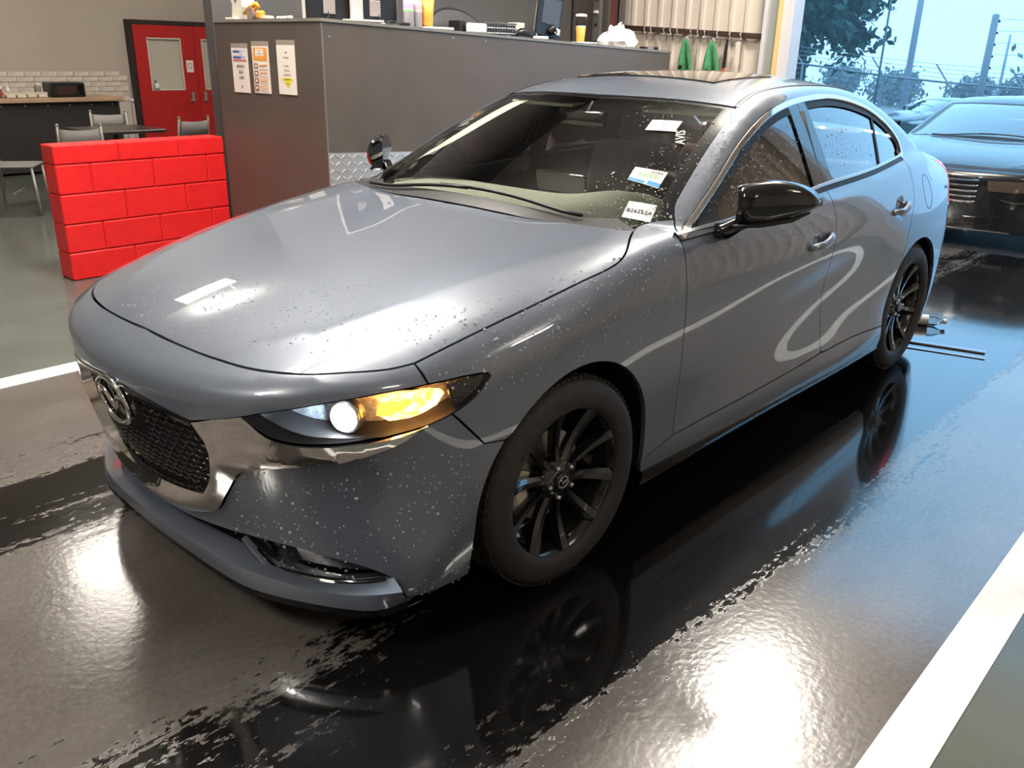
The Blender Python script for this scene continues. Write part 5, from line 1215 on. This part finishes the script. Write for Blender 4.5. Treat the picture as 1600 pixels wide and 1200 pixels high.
def other_car(name, label, loc, rz, sc, paint, parts, lamp_m, tilt=0.0, group=None, face=None):
    t = tag(empty(name, loc, rz), label, 'car', group); t.scale = sc; t.rotation_euler = (0, tilt, rz)
    mp = {PAINT: paint, CHROME: PLAST, SATIN: PLAST, WGLASS: WSKY, SGLASS: WSKY, PGLASS: WSKY}
    for ch in [x for x in bpy.data.objects if x.parent == CAR and st(x) in parts]:
        c = copy_tree(ch, t)
    for c in [x for x in bpy.data.objects if x.parent == t]: override(c, mp)
    if face is None:
        panel('front_bumper', NOSE, sym(FASC), paint, t, grid=.05)
        panel('headlight', NOSE, LAMP_ALL, lamp_m, t, off=-.006, both=True, grid=.05)
    else:
        for ch in [x for x in bpy.data.objects if x.parent == face and st(x) in ('front_bumper', 'headlight')]:
            c = ch.copy(); LINK(c); c.parent = t
            for s in c.material_slots:
                s.link = 'OBJECT'; s.material = paint if st(c) == 'front_bumper' else lamp_m
    return t
BC = other_car('car', 'black sedan waiting in the doorway behind the grey sedan', (7.03, .05, gz(7.0)), 0, (.74, 1.05, .88), BPAINT, CLONE, SMOKE, math.radians(1.7))
ribbon('hood_gap', NOSE, HL_F + mir(HL_F)[1:], .026, .004, PLAST, BC)
for z in (.645, .595, .545, .495, .445): ribbon('grille_bar', NOSE, [(-.87, .20, z + .006), (-.89, .1, z), (-.9, 0, z), (-.89, -.1, z), (-.87, -.20, z + .006)], .016, .008, CHROME, BC)
panel('driving_lamp', NOSE, [[(-.85, .25, .655), (-.80, .45, .665), (-.74, .58, .665)], [(-.74, .58, .665), (-.74, .58, .575)], [(-.74, .58, .575), (-.80, .45, .565), (-.84, .27, .56)], [(-.84, .27, .56), (-.85, .25, .655)]], SMOKE, BC, off=.004, flange=.012, both=True)
for z in (.30, .255, .21): ribbon('intake_bar', NOSE, [(-.79, .42, z), (-.83, .2, z), (-.84, 0, z), (-.83, -.2, z), (-.79, -.42, z)], .014, .010, GLOSS, BC)
ribbon('bumper_trim', NOSE, [(-.80, .36, .49), (-.76, .5, .47), (-.70, .60, .50)], .012, .008, CHROME, BC, both=True); ribbon('bumper_trim', NOSE, [(-.84, 0, .165), (-.82, .25, .165), (-.75, .5, .165)], .012, .010, SATIN, BC, both=True)
DGC = mat('grey_car_paint', (.10, .12, .14), rough=.3, coat=1.0); WHC = mat('white_car_paint', (.62, .66, .68), rough=.3, coat=1.0)
other_car('car', 'dark grey hatch parked behind the yard fence with pale headlamps', (24.3, 6.55, gz(24.3) - .03), math.radians(-24), (.74, .86, .80), DGC, FAR, WLAMP, 0, None, BC)
other_car('car', 'white car parked just right of the dark grey hatch', (28.6, 4.4, gz(28.6) - .03), math.radians(-26), (.8, .86, .80), WHC, FAR, WLAMP, 0, None, BC)
other_car('car', 'white car roof showing above the black sedan', (31.2, 7.0, gz(31.2) + .05), math.radians(-70), (.86, .9, .86), WHC, FAR, WLAMP, 0, None, BC)
other_car('car', 'pale car seen past the doorway jamb under the tree', (27.2, 14.6, gz(27.2) + .45), math.radians(-80), (.86, .9, .86), mat('pale_blue_car_paint', (.40, .48, .52), rough=.3, coat=1.0), FAR, WLAMP, 0, None, BC)
# ---- yard fence
FPT = [(28.6, 17.2, 1.78), (31.70, 13.39, 1.36), (33.71, 11.0, 1.0), (35.31, 9.11, .80), (37.27, 6.89, .64), (39.4, 4.5, .5)]
GALV = mat('galvanised_pipe', (.22, .26, .28), rough=.4, metal=.4); WIRE = mat('fence_wire', (.30, .34, .36), rough=.5)
fe = thing('fence', 'galvanised yard fence with a top rail and barbed wire arms', 'fence', (0, 0, 0))
for p in FPT:
    MB().tube([(p[0], p[1], p[2]), (p[0], p[1], gz(p[0]) - .1)], .045, 8).build('fence_post', GALV, fe)
    MB().tube([(p[0], p[1], p[2]), (p[0] - .10, p[1] + .50, p[2] + .66)], .03, 8).build('wire_arm', GALV, fe)
MB().tube(FPT, .040, 8).build('top_rail', GALV, fe)
for k in range(4):
    f = .25 + .25 * k; MB().tube([(p[0] - .10 * f, p[1] + .5 * f, p[2] + .66 * f) for p in FPT], .009, 5).build('barbed_wire', WIRE, fe)
for k in range(9): MB().tube([(p[0], p[1], p[2] - .16 - .19 * k) for p in FPT], .006, 4).build('fence_wire', WIRE, fe)
t = thing('fence_pole', 'thick grey pole with a row of black insulators beside the fence', 'pole', (21.5, 4.10, gz(21.5))); POLE = mat('weathered_pole', (.26, .29, .32), rough=.6)
MB().lathe([(.10, 0), (.085, 1.5), (.075, 3.02), (.0, 3.05)], 14).build('pole_shaft', POLE, t, smooth=True)
for k in range(9): MB().lathe([(.018, 0), (.032, .01), (.032, .05), (.018, .07)], 8, (.075, -.06, .85 + .255 * k), 'x').build('insulator', BLK, t)
for k in range(9): MB().tube([(.1, -.1, .89 + .255 * k), (6.0, -7.0, .80 + .255 * k)], .006, 4).build('wire', WIRE, t)
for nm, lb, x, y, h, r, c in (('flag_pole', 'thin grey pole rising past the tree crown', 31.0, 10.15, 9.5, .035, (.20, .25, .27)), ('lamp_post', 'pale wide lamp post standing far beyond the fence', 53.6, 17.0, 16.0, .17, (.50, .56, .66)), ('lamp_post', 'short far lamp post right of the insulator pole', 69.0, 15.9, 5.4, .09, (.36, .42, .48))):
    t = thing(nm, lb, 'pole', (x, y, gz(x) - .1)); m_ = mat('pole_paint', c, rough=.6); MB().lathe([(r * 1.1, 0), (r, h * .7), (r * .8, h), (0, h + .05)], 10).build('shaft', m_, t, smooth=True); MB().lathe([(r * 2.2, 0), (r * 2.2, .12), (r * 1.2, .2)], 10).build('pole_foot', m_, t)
# ---- trees
def tree(name, label, x, y, zc, rad, n, col, trunk=True, leaf=.30, squash=1.0, seed=1):
    rr = np.random.default_rng(seed); t = thing(name, label, 'tree', (x, y, gz(x)))
    cl = rr.normal(size=(46, 3)); cl /= np.linalg.norm(cl, axis=1, keepdims=True); cl *= (rr.uniform(.35, .92, (46, 1))) * rad; cl[:, 2] *= squash
    P = cl[rr.integers(0, 46, n)] + rr.normal(size=(n, 3)) * rad * .17
    a = rr.normal(size=(n, 3)); a /= np.linalg.norm(a, axis=1, keepdims=True); b = np.cross(a, rr.normal(size=(n, 3))); b /= np.linalg.norm(b, axis=1, keepdims=True)
    s = leaf * rr.uniform(.6, 1.2, (n, 1)); c0 = P + [0, 0, zc - gz(x)]
    V = np.stack([c0 - a * s, c0 + b * s * .5, c0 + a * s, c0 - b * s * .5], 1).reshape(-1, 3)
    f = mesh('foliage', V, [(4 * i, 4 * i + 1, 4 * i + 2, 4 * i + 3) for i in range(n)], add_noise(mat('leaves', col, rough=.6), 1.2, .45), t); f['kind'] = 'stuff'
    if trunk: MB().tube([(0, 0, 0), (.1, .05, (zc - gz(x)) * .5), (0, 0, zc - gz(x))], [.28, .2, .1], 10).build('tree_trunk', mat('bark', (.06, .05, .045), rough=.8), t, smooth=True)
    for k in range(3): MB().tube([(.05, 0, (zc - gz(x)) * .55), (rad * .4 * math.cos(2.1 * k), rad * .4 * math.sin(2.1 * k), zc - gz(x) + .3 * k)], [.12, .04], 6).build('branch', bpy.data.materials['bark'] if 'bark' in bpy.data.materials else PLAST, t, smooth=True)
    return t
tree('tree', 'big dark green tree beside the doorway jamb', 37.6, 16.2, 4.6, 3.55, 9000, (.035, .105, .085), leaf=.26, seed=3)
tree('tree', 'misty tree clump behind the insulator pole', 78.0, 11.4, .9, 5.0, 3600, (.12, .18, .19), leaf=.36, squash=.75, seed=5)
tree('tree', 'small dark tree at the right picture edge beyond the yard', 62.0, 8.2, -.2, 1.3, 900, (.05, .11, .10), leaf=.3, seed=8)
# far rows of trees, each crown its own
for k in range(9):
    x = 92 + RND.uniform(-3, 3); y = 50 - 6.2 * k
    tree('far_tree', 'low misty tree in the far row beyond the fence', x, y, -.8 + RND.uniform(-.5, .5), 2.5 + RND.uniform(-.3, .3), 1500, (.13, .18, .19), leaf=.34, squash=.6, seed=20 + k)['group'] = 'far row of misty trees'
# ---- rain mist
hz = bpy.data.materials.new('rain_mist'); hz.use_nodes = True; nt = hz.node_tree
for n in list(nt.nodes):
    if n.type != 'OUTPUT_MATERIAL': nt.nodes.remove(n)
vsn = nt.nodes.new('ShaderNodeVolumeScatter'); vsn.inputs['Color'].default_value = (.86, .95, 1.0, 1); vsn.inputs['Density'].default_value = .0035; vsn.inputs['Anisotropy'].default_value = .3
nt.links.new(vsn.outputs[0], [n for n in nt.nodes if n.type == 'OUTPUT_MATERIAL'][0].inputs['Volume'])
mo = MB().box((60, 15, 8), (96, 110, 32)).build('mist', hz); tag(mo, 'pale rain mist hanging over the yard', 'mist', kind='stuff')
# ---- plastic bottle lying on the wet floor
t = thing('water_bottle', 'clear crushed plastic bottle lying on the wet floor behind the rear wheel', 'bottle', (3.66, -.735, .034), math.radians(-62))
MB().lathe([(.0, -.10), (.028, -.10), (.033, -.09), (.031, -.03), (.033, .0), (.032, .05), (.014, .085), (.013, .10)], 18, axis='x').build('bottle_body', glass('bottle_film', (.86, .88, .88), .12, 2.2), t, smooth=True)
MB().lathe([(.0335, -.06), (.0335, .01)], 18, axis='x', capA=False, capB=False).build('bottle_label', WHITE, t, smooth=True); MB().lathe([(.015, .095), (.015, .115), (0, .116)], 12, axis='x').build('bottle_cap', WHITE, t)

# ================================================================ small things on the grey sedan: stickers, marker writing, rain drops
def quad_on(dom, c4, off, nu=6, nv=4):
    c = [np.array(p, float) for p in c4]; P3 = []
    for j in range(nv + 1):
        for i in range(nu + 1):
            a, b = i / nu, j / nv; P3.append(c[0] * (1 - a) * (1 - b) + c[1] * a * (1 - b) + c[2] * a * b + c[3] * (1 - a) * b)
    P, N = surf(dom, dom.to(P3), off); return P, [(j * (nu + 1) + i, j * (nu + 1) + i + 1, (j + 1) * (nu + 1) + i + 1, (j + 1) * (nu + 1) + i) for j in range(nv) for i in range(nu)]
def sub4(c4, a0, a1, b0, b1):
    c = [np.array(p, float) for p in c4]; f = lambda a, b: tuple(c[0] * (1 - a) * (1 - b) + c[1] * a * (1 - b) + c[2] * a * b + c[3] * (1 - a) * b)
    return [f(a0, b0), f(a1, b0), f(a1, b1), f(a0, b1)]
STK = mat('sticker_white', (.86, .88, .86), rough=.5, emit=None); SBL = mat('sticker_blue', (.06, .32, .68), rough=.5); SGR = mat('sticker_green', (.38, .58, .34), rough=.5)
def sticker(label, c4, extra):
    P, Fq = quad_on(TUBE, c4, .0012); s = mesh('sticker', P, Fq, STK, CAR, smooth=True); s['label'] = label
    for nm, (a0, a1, b0, b1), m in extra:
        P, Fq = quad_on(TUBE, sub4(c4, a0, a1, b0, b1), .0018, 3, 2); mesh(nm, P, Fq, m, s, smooth=True)
    return s
def glass_text(body, c4, a, b, size, parent, m, sx=1.0):
    c = [np.array(p, float) for p in c4]; q = lambda a, b: c[0] * (1 - a) * (1 - b) + c[1] * a * (1 - b) + c[2] * a * b + c[3] * (1 - a) * b
    P, N = surf(TUBE, TUBE.to([q(a, b), q(a + .1, b), q(a, b - .1)]), .0026); o, x, y = (Vector(p) for p in P)
    text('lettering', body, size, frame_m(o, x - o, y - o), m, parent, sx=sx)
S1 = [(1.056, .371, 1.283), (1.096, .478, 1.282), (1.024, .494, 1.25), (.983, .39, 1.251)]
sticker('blank white card sticker at the top of the windshield', S1, [('print', (.42, .56, .42, .5), INKG)])
S2 = [(.778, .5, 1.143), (.816, .611, 1.131), (.731, .631, 1.087), (.708, .518, 1.107)]
bars = [('bar', (.22 + .055 * k, .22 + .055 * k + (.03 if k % 3 else .045), .30, .58), SGR) for k in range(12)]
s = sticker('white sticker with a green barcode and a blue foot', S2, bars + [('blue_band', (0, .52, .80, .97), SBL), ('blue_band', (.60, 1.0, .72, .97), SBL)])
glass_text('2084', S2, .72, .17, .022, s, INKG)
S3 = [(.626, .589, 1.051), (.667, .675, 1.042), (.594, .70, .998), (.554, .613, 1.009)]
s = sticker('white sticker with a printed number in the windshield corner', S3, [])
glass_text('B26562A', S3, .5, .55, .026, s, INK, .9)
MARK = mat('white_marker_paint', (.85, .90, .80), rough=.6)
P, N = surf(TUBE, TUBE.to([(1.002, .535, 1.233), (1.044, .508, 1.257), (.975, .515, 1.236)]), .003)
o, e, f_ = (Vector(p) for p in P)
text('marker_writing', 'AVIS', .050, frame_m(o, e - o, f_ - o), MARK, CAR, sx=1.0, depth=.001)['label'] = 'white hand-written marker letters on the windshield'
# rain drops: small beads scattered over the panels
DROP = mat('rain_drop', (.80, .82, .85), rough=.06, trans=.5, ior=1.33, spec=.9)  # whitish base colour stands in for bright highlights on clear drops
cen = []
def rain(dom, box, n, seed):
    r = np.random.default_rng(seed); q = np.c_[r.uniform(box[0], box[1], n), r.uniform(box[2], box[3], n)]; P, N = surf(dom, q); return P, N, r.uniform(.0012, .0034, n) * np.where(r.random(n) < .08, 1.7, 1)
k_ = TUBE.k
def band(x0, x1, w0, z0, w1, z1, n, seed): return rain(TUBE, (x0, x1, math.atan2(z0 - TZ0, w0) * k_, math.atan2(z1 - TZ0, w1) * k_), n, seed)
DR = [band(-.45, .5, .87, .70, .80, .95, 420, 1), band(.5, 1.3, .78, 1.0, .60, 1.33, 520, 2), band(.6, 1.6, .88, .75, .84, .95, 160, 3), rain(NOSE, (.35, 1.0, -.30, .10), 420, 4), rain(NOSE, (-.30, .75, .34, .62), 420, 5),
      band(.9, 1.6, .74, 1.08, .66, 1.25, 130, 6), band(1.0, 1.5, .45, 1.33, .30, 1.40, 90, 7), band(1.8, 2.4, .76, 1.08, .66, 1.28, 70, 8), band(.45, .7, .75, .98, .60, 1.05, 90, 9)]
dv, df = [], []; ring = [(math.cos(a), math.sin(a)) for a in np.linspace(0, 2 * math.pi, 7)[:-1]]
for P, N, R in DR:
    for p, n, r in zip(P, N, R):
        n = Vector(n); t1 = n.orthogonal().normalized(); t2 = n.cross(t1); p = Vector(p); b = len(dv)
        for s_, h in ((1.0, .0), (.78, .38)): dv += [p + (t1 * c + t2 * s) * r * s_ + n * r * h for c, s in ring]
        dv.append(p + n * r * .58)
        df += [(b + i, b + (i + 1) % 6, b + 6 + (i + 1) % 6, b + 6 + i) for i in range(6)] + [(b + 6 + i, b + 6 + (i + 1) % 6, b + 12) for i in range(6)]
mesh('rain_drops', dv, df, DROP, CAR, smooth=True)['kind'] = 'stuff'

bpy.context.view_layer.update()
texts_to_meshes()
